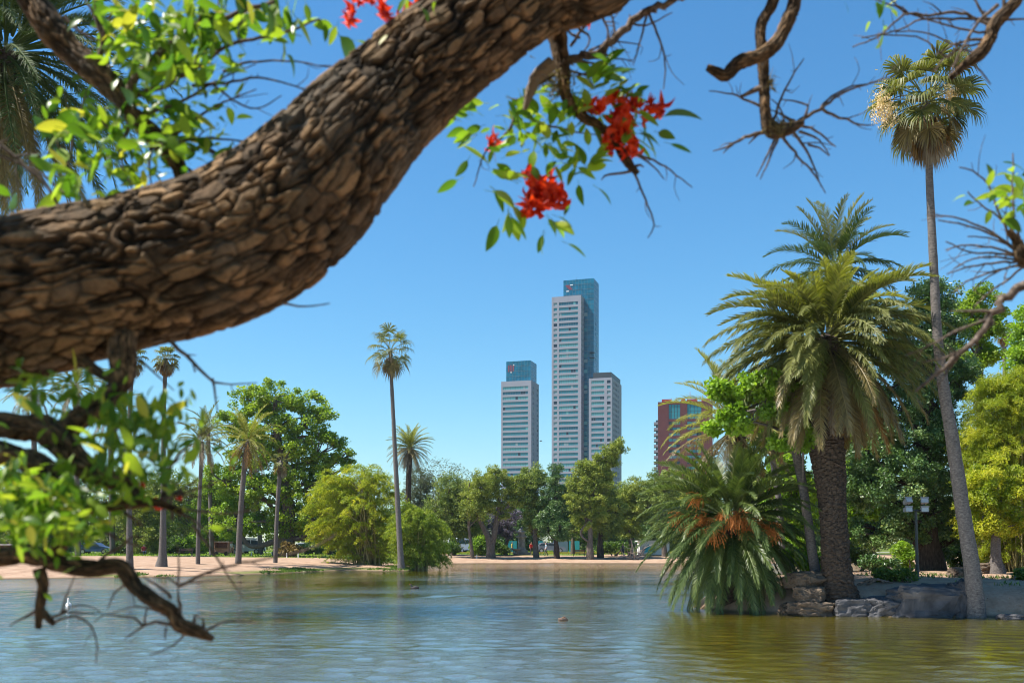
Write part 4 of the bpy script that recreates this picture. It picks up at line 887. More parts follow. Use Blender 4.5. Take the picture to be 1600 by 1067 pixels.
# ---- rocks
M_rock = plain('slate_rock', (.062, .06, .062), .85, .3, nz=2.2, var=.5, bmp=.05)
M_rock2 = plain('brown_rock', (.105, .078, .055), .9, .2, nz=2.5, var=.4, bmp=.04)
def rock(label, c, size, seed, mat, rz=0., name='rock', group='rocks along the right bank', strat=0.0, n=26, box_=.28, grp=True):
    th = np.linspace(0, np.pi, n); ph = np.arange(2 * n) / (2 * n) * 2 * np.pi; T_, P2 = np.meshgrid(th, ph, indexing='ij')
    d = np.stack([np.sin(T_) * np.cos(P2), np.sin(T_) * np.sin(P2), np.cos(T_)], -1)
    k = (np.abs(d) ** (1 / (1 - box_ * .6)) if False else np.sign(d) * np.abs(d) ** (1 - box_)); k = k / np.max(np.abs(k), -1, keepdims=True) * (.55 + .45 * np.max(np.abs(d), -1, keepdims=True))
    nz_ = fbm(k * 1.6 + seed * 3.3, 4, seed) - .47; v = k * (1 + .75 * nz_[..., None])
    f1, f2, h_ = vor(k[..., 0] * 3.0 + seed, k[..., 2] * 2.2 + k[..., 1] * 2.2, 0, seed); v = v * (1 + .10 * (h_ - .5) * np.clip((f2 - f1) * 4, 0, 1))[..., None]
    if strat: v[..., :2] *= (1 + strat * (np.abs(np.mod(k[..., 2] * 3.2 + .5 * k[..., 0] + nz_ * 2, 1) - .5)))[..., None]
    v = v * np.array(size) * .5
    ca, sa = math.cos(rz), math.sin(rz); v = np.stack([v[..., 0] * ca - v[..., 1] * sa, v[..., 0] * sa + v[..., 1] * ca, v[..., 2]], -1)
    mb = MB(); V = v.reshape(-1, 3); mb.add(V, grid_faces(n, 2 * n)[:, ::-1])
    o = mb.build(name, mat, None, smooth=False); o.location = c
    return tagp(o, label, 'rock', group if grp else None)
def rk(label, px, py, Y, wpx, hpx, dep, seed, mat, **k):
    c = Pw(px, py, Y); return rock(label, c, (wpx / F * Y, dep, hpx / F * Y), seed, mat, **k)
rk('broad slate-grey rock slab forming the waterside bank between the two palms', 1448, 944, 30.7, 112, 60, 1.5, 3, M_rock, box_=.62, strat=.06, n=56)
rk('rough grey rock between the big palm foot and the slab', 1375, 951, 30.9, 66, 38, 1.3, 4, M_rock, n=44)
rk('narrow upright rock at the right end of the slab', 1503, 940, 30.3, 34, 62, .8, 5, M_rock, rz=.3, n=40)
rk('topmost brown rock of the pile left of the big palm', 1258, 906, 31.6, 46, 28, 1.2, 6, M_rock2, n=40, box_=.1, rz=.4)
rk('middle rounded brown rock of the pile left of the big palm', 1266, 928, 31.2, 52, 26, 1.1, 17, M_rock2, n=40, box_=.0, rz=-.5)
rk('lowest brown rock of the pile, at the water left of the big palm', 1268, 951, 30.9, 66, 24, 1.1, 28, M_rock2, n=40, box_=.12, rz=.2)
rk('low wet rock at the waterline under the low palm', 1245, 952, 31.6, 50, 22, .8, 9, M_rock2, n=36)
rk('boulder on the sand left of the tall leaning trunk', 1507, 899, 35., 44, 26, 1.0, 10, M_rock2, n=36)
rk('pale boulder behind the tall leaning trunk', 1545, 889, 39., 40, 18, 1.0, 12, M_rock2, n=36)
rk('dark root-bound rock at the right foot of the big palm', 1330, 950, 30.8, 58, 30, .9, 14, M_rock, n=36)
rk('small rock at the waterline right of the tall trunk', 1580, 964, 29.4, 40, 10, .5, 13, M_rock, n=30)
# fallen sticks and roots, dry leaves on the sand
mb = MB(); r_ = np.random.default_rng(5)
for k in range(5200):
    x = r_.uniform(9, 26); y = r_.uniform(29.5, 50); z = g1(x, y) if k % 1 == 0 else 0
    if z < .1: continue
    a = r_.uniform(0, 6.28); s = r_.uniform(.02, .06); d = np.array([math.cos(a), math.sin(a), r_.normal(0, .2)]) * s; e = np.array([-math.sin(a), math.cos(a), 0]) * s * .4; p = np.array([x, y, z + .015])
    mb.add([p - d, p + e, p + d, p - e], [(0, 1, 2, 3)], r_.random())
tagp(mb.build('leaf_litter', G['frond_brown']), 'scattered dry leaves on the sand of the right bank', 'leaf litter', kind='stuff')
for k, (a, b_, c_) in enumerate([((1340, 925), (1365, 905), (1395, 912)), ((1355, 915), (1372, 902), (1382, 918))]):
    mb = MB(); Y = 32.; P3 = [Pw(*a, Y), Pw(*b_, Y), Pw(*c_, Y)]
    for p in P3: p[2] = g1(p[0], p[1]) + .03
    P3[1][2] += .14; tube(mb, P3, [.04, .05, .02], 7, step=.12); tagp(mb.build('fallen_branch', M_trunk, None, smooth=True), ['gnarled fallen branch on the sand right of the big palm foot', 'shorter root stub beside the gnarled fallen branch'][k], 'branch')
# grass on the far lawn
mb = MB(); r_ = np.random.default_rng(6); m_ = 26000; x = r_.uniform(-75, 40, m_); y = r_.uniform(104, 175, m_); keep = (y > 130) | ((x < -11) & (y > 106)); x, y = x[keep], y[keep]; z = gh(x, y)
p = np.stack([x, y, z], -1); a = r_.uniform(0, 6.28, len(x)); s = r_.uniform(.04, .1, len(x)); h_ = r_.uniform(.06, .22, len(x)); e = np.stack([np.cos(a) * s, np.sin(a) * s, 0 * a], -1)
mb.add(np.stack([p - e, p + e, p + np.stack([r_.normal(0, .03, len(x)), r_.normal(0, .03, len(x)), h_], -1)], 1).reshape(-1, 3), np.arange(len(x) * 3).reshape(-1, 3), r_.random(len(x)))
tagp(mb.build('lawn_grass', G['lime']), 'short grass of the lawn behind the banks', 'grass', kind='stuff')
# weeds and tufts along the waterlines
mb = MB(); r_ = np.random.default_rng(16); m_ = 60000; x = np.concatenate([r_.uniform(-26, -8.5, m_), r_.uniform(8, 30, m_ // 2)]); y = np.concatenate([r_.uniform(62, 92, m_), r_.uniform(28, 50, m_ // 2)]); z = gh(x, y)
nz_ = fbm(np.stack([x * .35, y * .35, 0 * x], -1), 3, 31); keep = (z > .02) & (((x < 0) & (z < .24) & (nz_ > .44)) | ((x > 0) & ((nz_ > .60)))); x, y, z = x[keep], y[keep], z[keep]
p = np.stack([x, y, z], -1); a = r_.uniform(0, 6.28, len(x)); s = r_.uniform(.01, .03, len(x)) * np.where(x < 0, 2, 1); h_ = r_.uniform(.05, .16, len(x)); e = np.stack([np.cos(a) * s, np.sin(a) * s, 0 * a], -1)
mb.add(np.stack([p - e, p + e, p + np.stack([r_.normal(0, .04, len(x)), r_.normal(0, .04, len(x)), h_], -1)], 1).reshape(-1, 3), np.arange(len(x) * 3).reshape(-1, 3), r_.random(len(x)))
tagp(mb.build('shore_weeds', G['shrub']), 'low weeds and grass tufts at the edge of the sand', 'weeds', kind='stuff')
# ================================================================= far bank furniture
M_yel = plain('yellow_kerb_paint', (.55, .42, .08), .7); M_pave = plain('grey_paving', (.33, .31, .30), .9, nz=3, var=.15)
zf = .95
mb = MB(); xs_ = np.linspace(-14, 36, 26)
for a, b_ in zip(xs_[:-1], xs_[1:]): box(mb, a + .02, b_ - .02, 139, 139.35, zf - .15, zf + .17)
tagp(mb.build('kerb', M_yel), kind='structure')
mb = MB()
for a in range(-90, 60, 6): mb.add([(a, 139.4, zf + .07), (a + 6, 139.4, zf + .07), (a + 6, 147, zf + .07), (a, 147, zf + .07)], [(0, 1, 2, 3)])
tagp(mb.build('road', M_pave), kind='structure')
M_turq = [plain('turquoise_panel', (.05, .36, .36), .6), plain('blue_grey_panel', (.16, .22, .26), .6), plain('deep_turquoise_panel', (.03, .26, .30), .6)]
rt = root('site_hoarding', (0, 152, zf), 'turquoise and grey hoarding panels behind the far-bank trees', 'hoarding')
for a_, b__, m_k in [(793, 808, 0), (841, 849, 2), (864, 888, 1), (889, 906, 0)]:
    k_ = max(1, round((b__ - a_) / 19)); 
    for k in range(k_):
        x0_ = corner(a_ + (b__ - a_) * k / k_, 152); x1_ = corner(a_ + (b__ - a_) * (k + 1) / k_, 152) - .06; q = MB(); box(q, x0_, x1_, 152, 152.06, zf, zf + 1.75); q.build('panel', M_turq[m_k], rt)
# stone monument
M_mon = plain('weathered_stone', (.30, .29, .28), .85, nz=3, var=.3)
Ym = 131; xm = corner(815, Ym); rt = root('stone_monument', (xm, Ym, zf), 'grey stone monument with a domed top among the far-bank trees', 'monument')
def lathe(mb, prof, c, seg=20, tint=.5, mi=0):
    a = np.arange(seg) / seg * 2 * np.pi; pr = np.array(prof, float)
    V = np.stack([c[0] + pr[:, :1] * np.cos(a), c[1] + pr[:, :1] * np.sin(a), c[2] + pr[:, 1:2] + 0 * a], -1).reshape(-1, 3)
    mb.add(V, grid_faces(len(pr), seg)[:, ::1], tint, mi)
q = MB(); box(q, xm - 1.1, xm + 1.1, Ym - 1.1, Ym + 1.1, zf - .1, zf + .22); box(q, xm - .8, xm + .8, Ym - .8, Ym + .8, zf + .22, zf + .5); q.build('step', M_mon, rt)
q = MB(); lathe(q, [(0, 0), (.62, 0), (.62, .15), (.5, .25), (.46, 1.5), (.56, 1.6), (.72, 1.68), (.72, 1.82), (.5, 1.9), (0, 1.9)], (xm, Ym, zf + .5), 16); q.build('shaft', M_mon, rt)
q = MB(); lathe(q, [(.4, 0), (.4, .35), (.62, .42), (.62, .5), (.42, .62), (.36, .8), (.2, .95), (.08, 1.05), (.06, 1.2), (0, 1.22)], (xm, Ym, zf + 2.4), 16); q.build('dome', M_mon, rt)
q = MB(); lathe(q, [(0, 0), (.2, 0), (.14, .3), (.55, .55), (.62, .65), (.5, .66), (0, .6)], (xm - .75, Ym - 1.6, zf), 16); tagp(q.build('stone_basin', M_mon), 'small stone basin at the foot of the monument', 'basin')
# mural kiosk
M_white = plain('white_paint', (.74, .74, .72), .7); M_cyan = plain('cyan_mural', (.03, .42, .52), .6); M_cyan2 = plain('pale_cyan_mural', (.16, .55, .6), .6)
Yk = 128; x0 = corner(1000, Yk); x1 = corner(1046, Yk); rt = root('mural_kiosk', (x0, Yk, zf), 'low white kiosk with a turquoise mountain mural left of the low palm', 'kiosk')
q = MB(); box(q, x0, x1, Yk, Yk + 3, zf - .1, zf + 1.62); q.build('wall', M_white, rt)
q = MB(); box(q, x0 - .2, x1 + .2, Yk - .25, Yk + 3.2, zf + 1.62, zf + 1.74); q.build('roof', M_white, rt)
q = MB(); u = lambda px: corner(px, Yk); v_ = lambda py: zat(py, Yk); y_ = Yk - .012
q.add([(u(1003), y_, v_(862.5)), (u(1024), y_, v_(862.5)), (u(1024), y_, v_(852)), (u(1018), y_, v_(856)), (u(1013), y_, v_(850)), (u(1009), y_, v_(857)), (u(1003), y_, v_(858))], [(0, 1, 3), (0, 3, 4), (0, 4, 5), (0, 5, 6), (1, 2, 3)]); q.build('mural', M_cyan, rt)
q = MB(); y_ -= .006; q.add([(u(1011), y_, v_(859)), (u(1021), y_, v_(860)), (u(1015), y_, v_(854))], [(0, 1, 2)]); q.build('mural', M_cyan2, rt)
# dead branches lying before the kiosk
q = MB(); r_ = np.random.default_rng(9); Yd = 118.5; c = Pw(992, 868, Yd); c[2] = g1(c[0], Yd)
for k in range(16):
    a = r_.uniform(-.2, math.pi + .2); L = r_.uniform(1, 3.2); e = c + [math.cos(a) * L, r_.normal(0, .7), abs(math.sin(a)) * L * .75 + .2]; m = (c + e) / 2 + r_.normal(0, .25, 3)
    tube(q, [c + r_.normal(0, .2, 3) * [1, 1, 0], m, e], [.10, .06, .02], 5, step=.4)
    for z in range(3): e2 = m + r_.normal(0, .6, 3) + [0, 0, .3]; tube(q, [m, (m + e2) / 2 + r_.normal(0, .1, 3), e2], [.04, .03, .01], 4, step=.3)
tagp(q.build('dead_branches', plain('bleached_wood', (.3, .24, .2), .9)), 'tangle of bleached dead branches on the far bank by the kiosk', 'branches').name = 'dead_brushwood'
# ---- vehicles
M_wht = plain('white_car_paint', (.72, .73, .75), .3, .5); M_gry = plain('grey_car_paint', (.2, .22, .25), .3, .5); M_blu = plain('blue_car_paint', (.05, .09, .2), .3, .5)
M_gl = plain('car_glass', (.02, .03, .04), .08, .8); M_tyre = plain('tyre_rubber', (.02, .02, .02), .9); M_rim = plain('wheel_rim', (.4, .4, .42), .35, .5, .7); M_lamp = plain('tail_lamp_red', (.45, .02, .02), .3)
def car(label, px, Y, rz, paint, van=False, name=None):
    x = corner(px, Y); z = g1(x, Y) + (.07 if 139 < Y < 147 else 0); rt = root(name or ('van' if van else 'car'), (x, Y, z), label, 'van' if van else 'car', 'vehicles parked behind the banks', rz)
    if van: prof = [(-2.4, .35), (-2.4, 1.2), (-2.35, 1.95), (-2.2, 2.1), (1.0, 2.1), (1.5, 1.95), (2.1, 1.15), (2.45, .95), (2.5, .4)]; half = .95
    else: prof = [(-2.1, .35), (-2.15, .85), (-1.95, .98), (-1.5, 1.38), (-.9, 1.48), (.3, 1.46), (1.0, 1.0), (1.9, .82), (2.15, .62), (2.15, .35)]; half = .86
    n = len(prof); V = []
    for s, inset in ((-1, 1), (1, 1)):
        for (a, b_) in prof: V.append((a, s * half * (.84 if b_ > 1.3 else 1), b_))
    q = MB(); q.add(V, [(k, k + 1, n + k + 1, n + k) for k in range(n - 1)] + [(n - 1, 0, n, 2 * n - 1)]); 
    cx = [(0, .7, 0)]
    for off, s in ((0, 1), (n, -1)):
        ci = len(V); c_ = (sum(p[0] for p in prof) / n, (-half if off == 0 else half) * .98, .8)
        VV = V[off:off + n] + [c_]; q.add(VV, [(k, (k + 1) % n, n) for k in range(n)])
    me = q.mesh('body', paint); link('body', me, rt)
    for s in (-1, 1):
        q = MB(); y_ = s * (half * (.93) + .012)
        if van: ww = [[(-2.1, 1.25), (-2.1, 1.8), (-.7, 1.8), (-.7, 1.25)], [(-.55, 1.25), (-.55, 1.8), (.6, 1.8), (.6, 1.25)], [(.7, 1.25), (.7, 1.8), (1.45, 1.75), (1.9, 1.2)]]
        else: ww = [[(-1.75, 1.0), (-1.35, 1.34), (-.35, 1.38), (-.35, 1.0)], [(-.28, 1.0), (-.28, 1.38), (.25, 1.38), (.8, 1.0)]]
        for wdw in ww:
            k = len(wdw); t_ = half * (.84 if not van else .9); V2 = [(a, s * (half * (1.0 - .16 * max(0, (b_ - 1.0)) / .4) + .02 if not van else half + .015 - .16 * max(0, b_ - 1.2) / .8), b_) for a, b_ in wdw]; q.add(V2, [tuple(range(k))])
        link('side_window', q.mesh('side_window', M_gl), rt)
    for a in (-1.35, 1.35):
        for s in (-1, 1):
            q = MB(); pr = [(0, -.1), (.32, -.1), (.34, -.06), (.34, .06), (.32, .1), (0, .1)]; th_ = np.arange(16) / 16 * 2 * np.pi; pr = np.array(pr)
            VV = np.stack([a + pr[:, :1] * np.cos(th_), s * (half - .08) + pr[:, 1:2] + 0 * th_, .33 + pr[:, :1] * np.sin(th_)], -1).reshape(-1, 3); q.add(VV, grid_faces(6, 16)); wo = link('wheel', q.mesh('wheel', M_tyre), rt)
            q = MB(); VV = np.stack([a + .2 * np.cos(th_), s * (half + .025) + 0 * th_, .33 + .2 * np.sin(th_)], -1); q.add(np.vstack([VV, [(a, s * (half + .03), .33)]]), [(k, (k + 1) % 16, 16) for k in range(16)]); link('rim', q.mesh('rim', M_rim), wo)
    if van or True:
        q = MB(); zz = 1.25 if van else 1.02; top = 1.85 if van else 1.32; xx = -2.415 if van else -1.9
        q.add([(xx if van else -1.97, -half * .75, zz), (xx if van else -1.97, half * .75, zz), (xx + .03 if van else -1.57, half * .7, top), (xx + .03 if van else -1.57, -half * .7, top)], [(0, 1, 2, 3)]); link('rear_window', q.mesh('rear_window', M_gl), rt)
        for s in (-1, 1): q = MB(); box(q, -2.2 if not van else -2.43, -2.1 if not van else -2.39, s * .7 - .12, s * .7 + .12, .7, .85); link('tail_lamp', q.mesh('tail_lamp', M_lamp), rt)
car('white van parked behind the trees left of the forked trunk', 724, 143, .9, M_wht, True)
car('pale car mostly hidden behind the small bamboo', 703, 142.5, .1, M_wht)
car('white van right of the food cart on the left bank', 384, 128, .2, M_wht, True)
car('dark blue car beside the white van on the left bank', 366, 131, .0, M_blu)
car('white car seen between the plane tree and the bamboo', 483, 138, .1, M_wht)
car('blue car half hidden behind the lower coral tree leaves', 150, 128, .0, M_blu)
car('grey car parked behind the trees right of the monument', 860, 143.5, .05, M_gry)
# ---- food cart on the left bank
Yf = 114; xf = corner(346, Yf); zz = g1(xf, Yf); M_pink = plain('faded_red_paint', (.42, .2, .15), .7, nz=6, var=.3); M_wood = plain('dark_wood', (.12, .07, .05), .8)
rt = root('food_cart', (xf, Yf, zz), 'faded red food cart with awning roof on the left bank', 'food cart')
q = MB(); box(q, xf - .95, xf + .85, Yf, Yf + 1.2, zz + .35, zz + .95); box(q, xf - .95, xf - .75, Yf, Yf + 1.2, zz + .95, zz + 1.55); box(q, xf + .65, xf + .85, Yf, Yf + 1.2, zz + .95, zz + 1.55); box(q, xf - .75, xf + .65, Yf + 1.1, Yf + 1.2, zz + .95, zz + 1.55); q.build('body', M_pink, rt)
q = MB(); box(q, xf - 1.1, xf + 1.0, Yf - .35, Yf + 1.3, zz + 1.56, zz + 1.64); q.build('roof', plain('pink_roof', (.55, .4, .36), .7), rt)
q = MB(); box(q, xf - .85, xf + .75, Yf - .2, Yf, zz + .88, zz + .94); q.build('counter', M_wood, rt)
for a in (-.6, .55):
    q = MB(); th_ = np.arange(16) / 16 * 2 * np.pi; VV = np.concatenate([np.stack([xf + a + rr_ * np.cos(th_), Yf - .06 + dy + 0 * th_, zz + .24 + rr_ * np.sin(th_)], -1) for rr_, dy in ((.01, -.05), (.22, -.05), (.25, 0), (.22, .05), (.01, .05))]); q.add(VV, grid_faces(5, 16)); q.build('wheel', M_tyre, rt)
for a in (-.9, .8): q = MB(); tube(q, [(xf + a, Yf - .3, zz), (xf + a, Yf - .3, zz + 1.56)], [.03, .03], 6); q.build('post', M_wood, rt)
# little shelter at the left edge
Yh = 104; xh = corner(2, Yh); zh = g1(xh, Yh); rt = root('kiosk', (xh, Yh, zh), 'small dark kiosk with pale flat roof at the left edge', 'kiosk')
q = MB(); box(q, xh - 1.2, xh + .9, Yh, Yh + 2, zh, zh + 1.1); q.build('wall', M_wood, rt)
q = MB(); box(q, xh - 1.5, xh + 1.1, Yh - .3, Yh + 2.2, zh + 1.1, zh + 1.24); q.build('roof', plain('pale_roof', (.5, .46, .42), .8), rt)
# posts
for k, (px, Y) in enumerate([(393, 112), (448, 106), (466, 106), (425, 112), (560, 133), (703, 120), (745, 120)]):
    x = corner(px, Y); z = g1(x, Y); q = MB(); tube(q, [(x, Y, z - .1), (x, Y, z + .42)], [.06, .055], 8); lathe(q, [(.055, 0), (.06, .03), (.03, .08), (0, .09)], (x, Y, z + .4), 8)
    tagp(q.build('bollard', M_white), ['white bollard just left of the plane tree trunk', 'white bollard at the left end of the dry shrub', 'white bollard at the right end of the dry shrub', 'white bollard before the plane tree trunk', 'white bollard behind the big bamboo', 'white bollard right of the small bamboo', 'white bollard beside the leaning thin tree'][k], 'bollard', 'white bollards along the grass edge')
# ================================================================= floodlight
M_post = plain('dark_green_post', (.035, .045, .045), .5, .4); M_lampm = plain('grey_lamp_housing', (.24, .245, .25), .5, .4, nz=8, var=.15); M_lens = plain('lamp_glass', (.35, .38, .4), .15, .8)
Yv = 33.; b5 = Pw(1433, 915, Yv); b5[2] = g1(b5[0], Yv)
rt = root('floodlight_post', tuple(b5), 'dark post carrying four grey floodlights above the stone bank', 'floodlight')
top = Pw(1431, 799, Yv)
q = MB(); tube(q, [(b5[0], Yv, b5[2] - .1), (b5[0], Yv, b5[2] + .5)], [.07, .065], 10, step=.2); tube(q, [(b5[0], Yv, b5[2] + .5), (top[0], Yv, top[2])], [.05, .04], 10, step=.5); q.build('post', M_post, rt, smooth=True)
q = MB(); tube(q, [Pw(1416, 797, Yv), Pw(1446, 797, Yv)], [.03, .03], 6); tube(q, [Pw(1418, 797, Yv), Pw(1418, 784, Yv)], [.02, .02], 6); tube(q, [Pw(1444, 797, Yv), Pw(1444, 784, Yv)], [.02, .02], 6); q.build('crossarm', M_post, rt)
for k, (px, py, tx, rzz) in enumerate([(1418, 783, -.45, .25), (1418, 796, -.1, .15), (1444, 783, -.3, -.2), (1444, 796, -.05, -.1)]):
    q = MB(); w2, d2, h2 = .12, .10, .082
    q.add([(-w2, -d2, -h2), (w2, -d2, -h2), (w2, -d2, h2), (-w2, -d2, h2), (-w2 * .75, d2, -h2 * .8), (w2 * .75, d2, -h2 * .8), (w2 * .75, d2, h2 * .8), (-w2 * .75, d2, h2 * .8)], [(0, 1, 2, 3), (5, 4, 7, 6), (1, 5, 6, 2), (4, 0, 3, 7), (3, 2, 6, 7), (0, 4, 5, 1)])
    for f_ in range(5): x = -w2 * .6 + f_ * w2 * .3; box(q, x - .006, x + .006, d2, d2 + .05, -h2 * .7, h2 * .7)
    box(q, -w2 - .012, w2 + .012, -d2 - .015, -d2 + .015, h2 - .01, h2 + .03)
    o = link('lamp_housing', q.mesh('lamp_housing', M_lampm), rt); o.location = Vector(Pw(px, py, Yv - .05)) - rt.location; o.rotation_euler = (tx, 0, rzz)
    q = MB(); box(q, -w2 * .88, w2 * .88, -d2 - .006, -d2 - .001, -h2 * .85, h2 * .8); link('lens', q.mesh('lens', M_lens), o)
# ================================================================= people and birds
def person(label, px, Y, pose, shirt, trousers, skin=(.45, .27, .19), hair=(.03, .02, .015), rz=0., h=1.7):
    x = corner(px, Y); z = g1(x, Y); s = h / 1.72
    o_me = bpy.data.meshes.new('person')
    if pose == 'walk': hip, kneeL, footL, kneeR, footR = .92, (.09, -.18, .50), (.1, -.12, .07), (-.09, .08, .5), (-.1, .34, .10)
    else: hip, kneeL, footL, kneeR, footR = .92, (.1, -.02, .5), (.12, 0, .06), (-.1, .0, .5), (-.12, 0, .06)
    zs = 0
    if pose == 'sit': hip, kneeL, footL, kneeR, footR = .46, (.12, -.45, .46), (.12, -.48, .06), (-.12, -.45, .46), (-.12, -.48, .06)
    a = hip
    V = [(0, 0, a), (0, .01, a + .25), (0, 0, a + .47), (0, -.01, a + .56), (0, -.015, a + .66), (0, -.01, a + .79),
         (.1, 0, a - .04), kneeL, footL, (footL[0], footL[1] - .17, footL[2] - .03), (-.1, 0, a - .04), kneeR, footR, (footR[0], footR[1] - .17, footR[2] - .03),
         (.19, 0, a + .45), (.25, .03, a + .18), (.24, -.12, a - .04), (.24, -.15, a - .13), (-.19, 0, a + .45), (-.25, .02, a + .18), (-.24, -.1, a - .04), (-.24, -.13, a - .13)]
    E = [(0, 1), (1, 2), (2, 3), (3, 4), (4, 5), (0, 6), (6, 7), (7, 8), (8, 9), (0, 10), (10, 11), (11, 12), (12, 13), (2, 14), (14, 15), (15, 16), (16, 17), (2, 18), (18, 19), (19, 20), (20, 21)]
    rad = [.14, .12, .13, .055, .085, .085, .095, .06, .045, .04, .095, .06, .045, .04, .06, .045, .032, .035, .06, .045, .032, .035]
    o_me.from_pydata([tuple(Vector(v) * s) for v in V], E, []); o = bpy.data.objects.new('person', o_me); COL.objects.link(o)
    md = o.modifiers.new('skin', 'SKIN'); md.use_smooth_shade = True
    for k, sv in enumerate(o_me.skin_vertices[0].data): sv.radius = (rad[k] * s, rad[k] * s * (.8 if k in (0, 1, 2) else 1)); sv.use_root = (k == 0)
    sb = o.modifiers.new('sub', 'SUBSURF'); sb.levels = 1; sb.render_levels = 1
    dg = bpy.context.evaluated_depsgraph_get(); me = bpy.data.meshes.new_from_object(o.evaluated_get(dg)); o.modifiers.clear(); o.data = me
    def mt(nm, c): return plain(nm, c, .8)
    me.materials.clear()
    for m in (mt('shirt', shirt), mt('trousers', trousers), mt('skin', skin), mt('hair', hair), mt('shoes', (.04, .035, .03))): me.materials.append(m)
    for p in me.polygons:
        c = p.center / s; k = 0
        if c.z > a + .52: k = 2 if (c.y < -.0 and c.z < a + .79) else 3
        elif c.z < .1 : k = 4
        elif c.z < a + .02 and abs(c.x) < .2 or (pose == 'sit' and c.y < -.18 and c.z < a + .1): k = 1
        elif abs(c.x) > .2 and c.z < a + .22: k = 2
        p.material_index = k
    o.location = (x, Y, z - .01); o.rotation_euler = (0, 0, rz)
    return tagp(o, label, 'person')
person('person in a red shirt standing right of the monument', 830, 128, 'stand', (.5, .03, .03), (.05, .05, .07), rz=.6)
person('person in dark clothes walking just right of the red-shirted one', 836.5, 129, 'walk', (.04, .04, .05), (.03, .03, .04), rz=1.4)
person('person in pale blue walking under the tall dark tree', 853, 126, 'walk', (.3, .4, .5), (.06, .06, .1), rz=-1.3)
person('person in dark clothes standing on the far bank left of the dead branches', 973, 123, 'stand', (.06, .05, .06), (.04, .04, .05), rz=.3)
person('person in white walking beside the food cart', 362, 113, 'walk', (.65, .6, .58), (.35, .18, .14), rz=1.3)
person('person in a red top sitting left of the flared palm foot', 225, 114, 'sit', (.55, .05, .08), (.04, .05, .08), rz=.5)
person('person standing beside the parked van on the far bank', 717, 136, 'stand', (.6, .6, .6), (.1, .1, .14), rz=.2)
person('person in a yellow top walking left of the monument', 800, 133, 'walk', (.6, .42, .06), (.05, .06, .1), rz=1.5)
person('person in white standing behind the twin trunk', 950, 132, 'stand', (.65, .63, .6), (.08, .08, .1), rz=-.5)
person('person in blue walking between the plane tree and the yellow-green feather palm', 412, 126, 'walk', (.08, .14, .35), (.1, .09, .08), rz=-1.4)
for k, (px, Y, lab) in enumerate([(905, 126, 'dark park bench right of the conifer'), (775, 127, 'dark park bench behind the forked trunk'), (290, 110, 'dark park bench between the flared palm and the feather palms')]):
    x = corner(px, Y); z = g1(x, Y); rb = root('park_bench', (x, Y, z), lab, 'bench', 'benches along the path')
    q = MB()
    for t_ in range(3): box(q, x - .8, x + .8, Y - .2 + t_ * .14, Y - .09 + t_ * .14, z + .42, z + .46)
    q.build('seat', M_wood, rb); q = MB()
    for t_ in range(2): box(q, x - .8, x + .8, Y + .26, Y + .29, z + .55 + t_ * .16, z + .67 + t_ * .16)
    q.build('backrest', M_wood, rb)
    for s_ in (-.7, .7): q = MB(); box(q, x + s_ - .03, x + s_ + .03, Y - .18, Y - .12, z, z + .42); box(q, x + s_ - .03, x + s_ + .03, Y + .2, Y + .26, z, z + .86); box(q, x + s_ - .03, x + s_ + .03, Y - .12, Y + .2, z + .36, z + .419); q.build('leg', M_dark, rb)
def duck(label, px, py, L, mat, billm, rz, up=.0, sleeping=False, name='duck'):
    Y = F * ZC / (py - HOR); x = corner(px, Y); q = MB(); n = 18; t = np.linspace(0, 1, n); s = L
    P = np.stack([(t - .5) * s, 0 * t, s * (.10 + .10 * np.clip((t - .0), 0, 1) * 0 + .12 * np.exp(-((t - .02) / .1) ** 2))], -1); rd = s * (.02 + .21 * np.sin(np.pi * np.clip(t, .0, 1) ** .8) ** .75)
    tube(q, P, rd, 14, step=s / 18)
    nk = [(.32 * s, 0, .2 * s), (.42 * s, 0, .36 * s), (.44 * s, 0, (.5 + up) * s), (.50 * s, 0, (.56 + up) * s)] if not sleeping else [(.25 * s, 0, .22 * s), (.2 * s, 0, .34 * s), (.08 * s, .02, .36 * s)]
    tube(q, nk, [.11 * s, .07 * s, .08 * s, .07 * s][:len(nk)], 12, step=s / 14)
    o = q.build(name, mat, None, smooth=True); o.location = (x, Y, -.03 * s); o.rotation_euler = (0, 0, rz); tagp(o, label, 'duck')
    e = np.array(nk[-1]); q = MB(); dx = .15 * s * (1 if not sleeping else -1); tube(q, [e + [dx * .2, 0, 0], e + [dx, 0, -.03 * s]], [.035 * s, .02 * s], 8, step=s / 20); link('bill', q.mesh('bill', billm), o)
    return o
M_dk = plain('brown_feathers', (.12, .08, .06), .8, nz=14, var=.4); M_wd = plain('white_feathers', (.75, .73, .7), .8); M_bill = plain('orange_bill', (.5, .22, .05), .5); M_bk = plain('dark_feathers', (.04, .035, .035), .7)
duck('white duck swimming near the left edge behind bare twigs', 107, 946, .42, M_wd, M_bill, -1.2, .1)
duck('small dark duck swimming in the middle of the lake', 648, 919, .42, M_bk, M_bill, 3.3, .0)
duck('brown duck resting low on the water nearest the camera', 880, 969, .30, M_dk, M_bill, .2, 0, True)
q = MB(); c = Pw(845, 689, 118); tube(q, [(-.16, 0, 0), (0, 0, .01), (.16, 0, 0)], [.015, .05, .02], 8, step=.05)
for s in (-1, 1): q.add([(-.04, 0, .02), (.06, 0, .02), (.03, s * .22, .1), (-.08, s * .42, .04), (-.06, s * .2, .08)], [(0, 1, 2, 4), (4, 2, 3)])
o = q.build('flying_bird', M_bk); o.location = c; o.rotation_euler = (0, 0, .2); tagp(o, 'tiny dark bird flying between the two towers', 'bird')
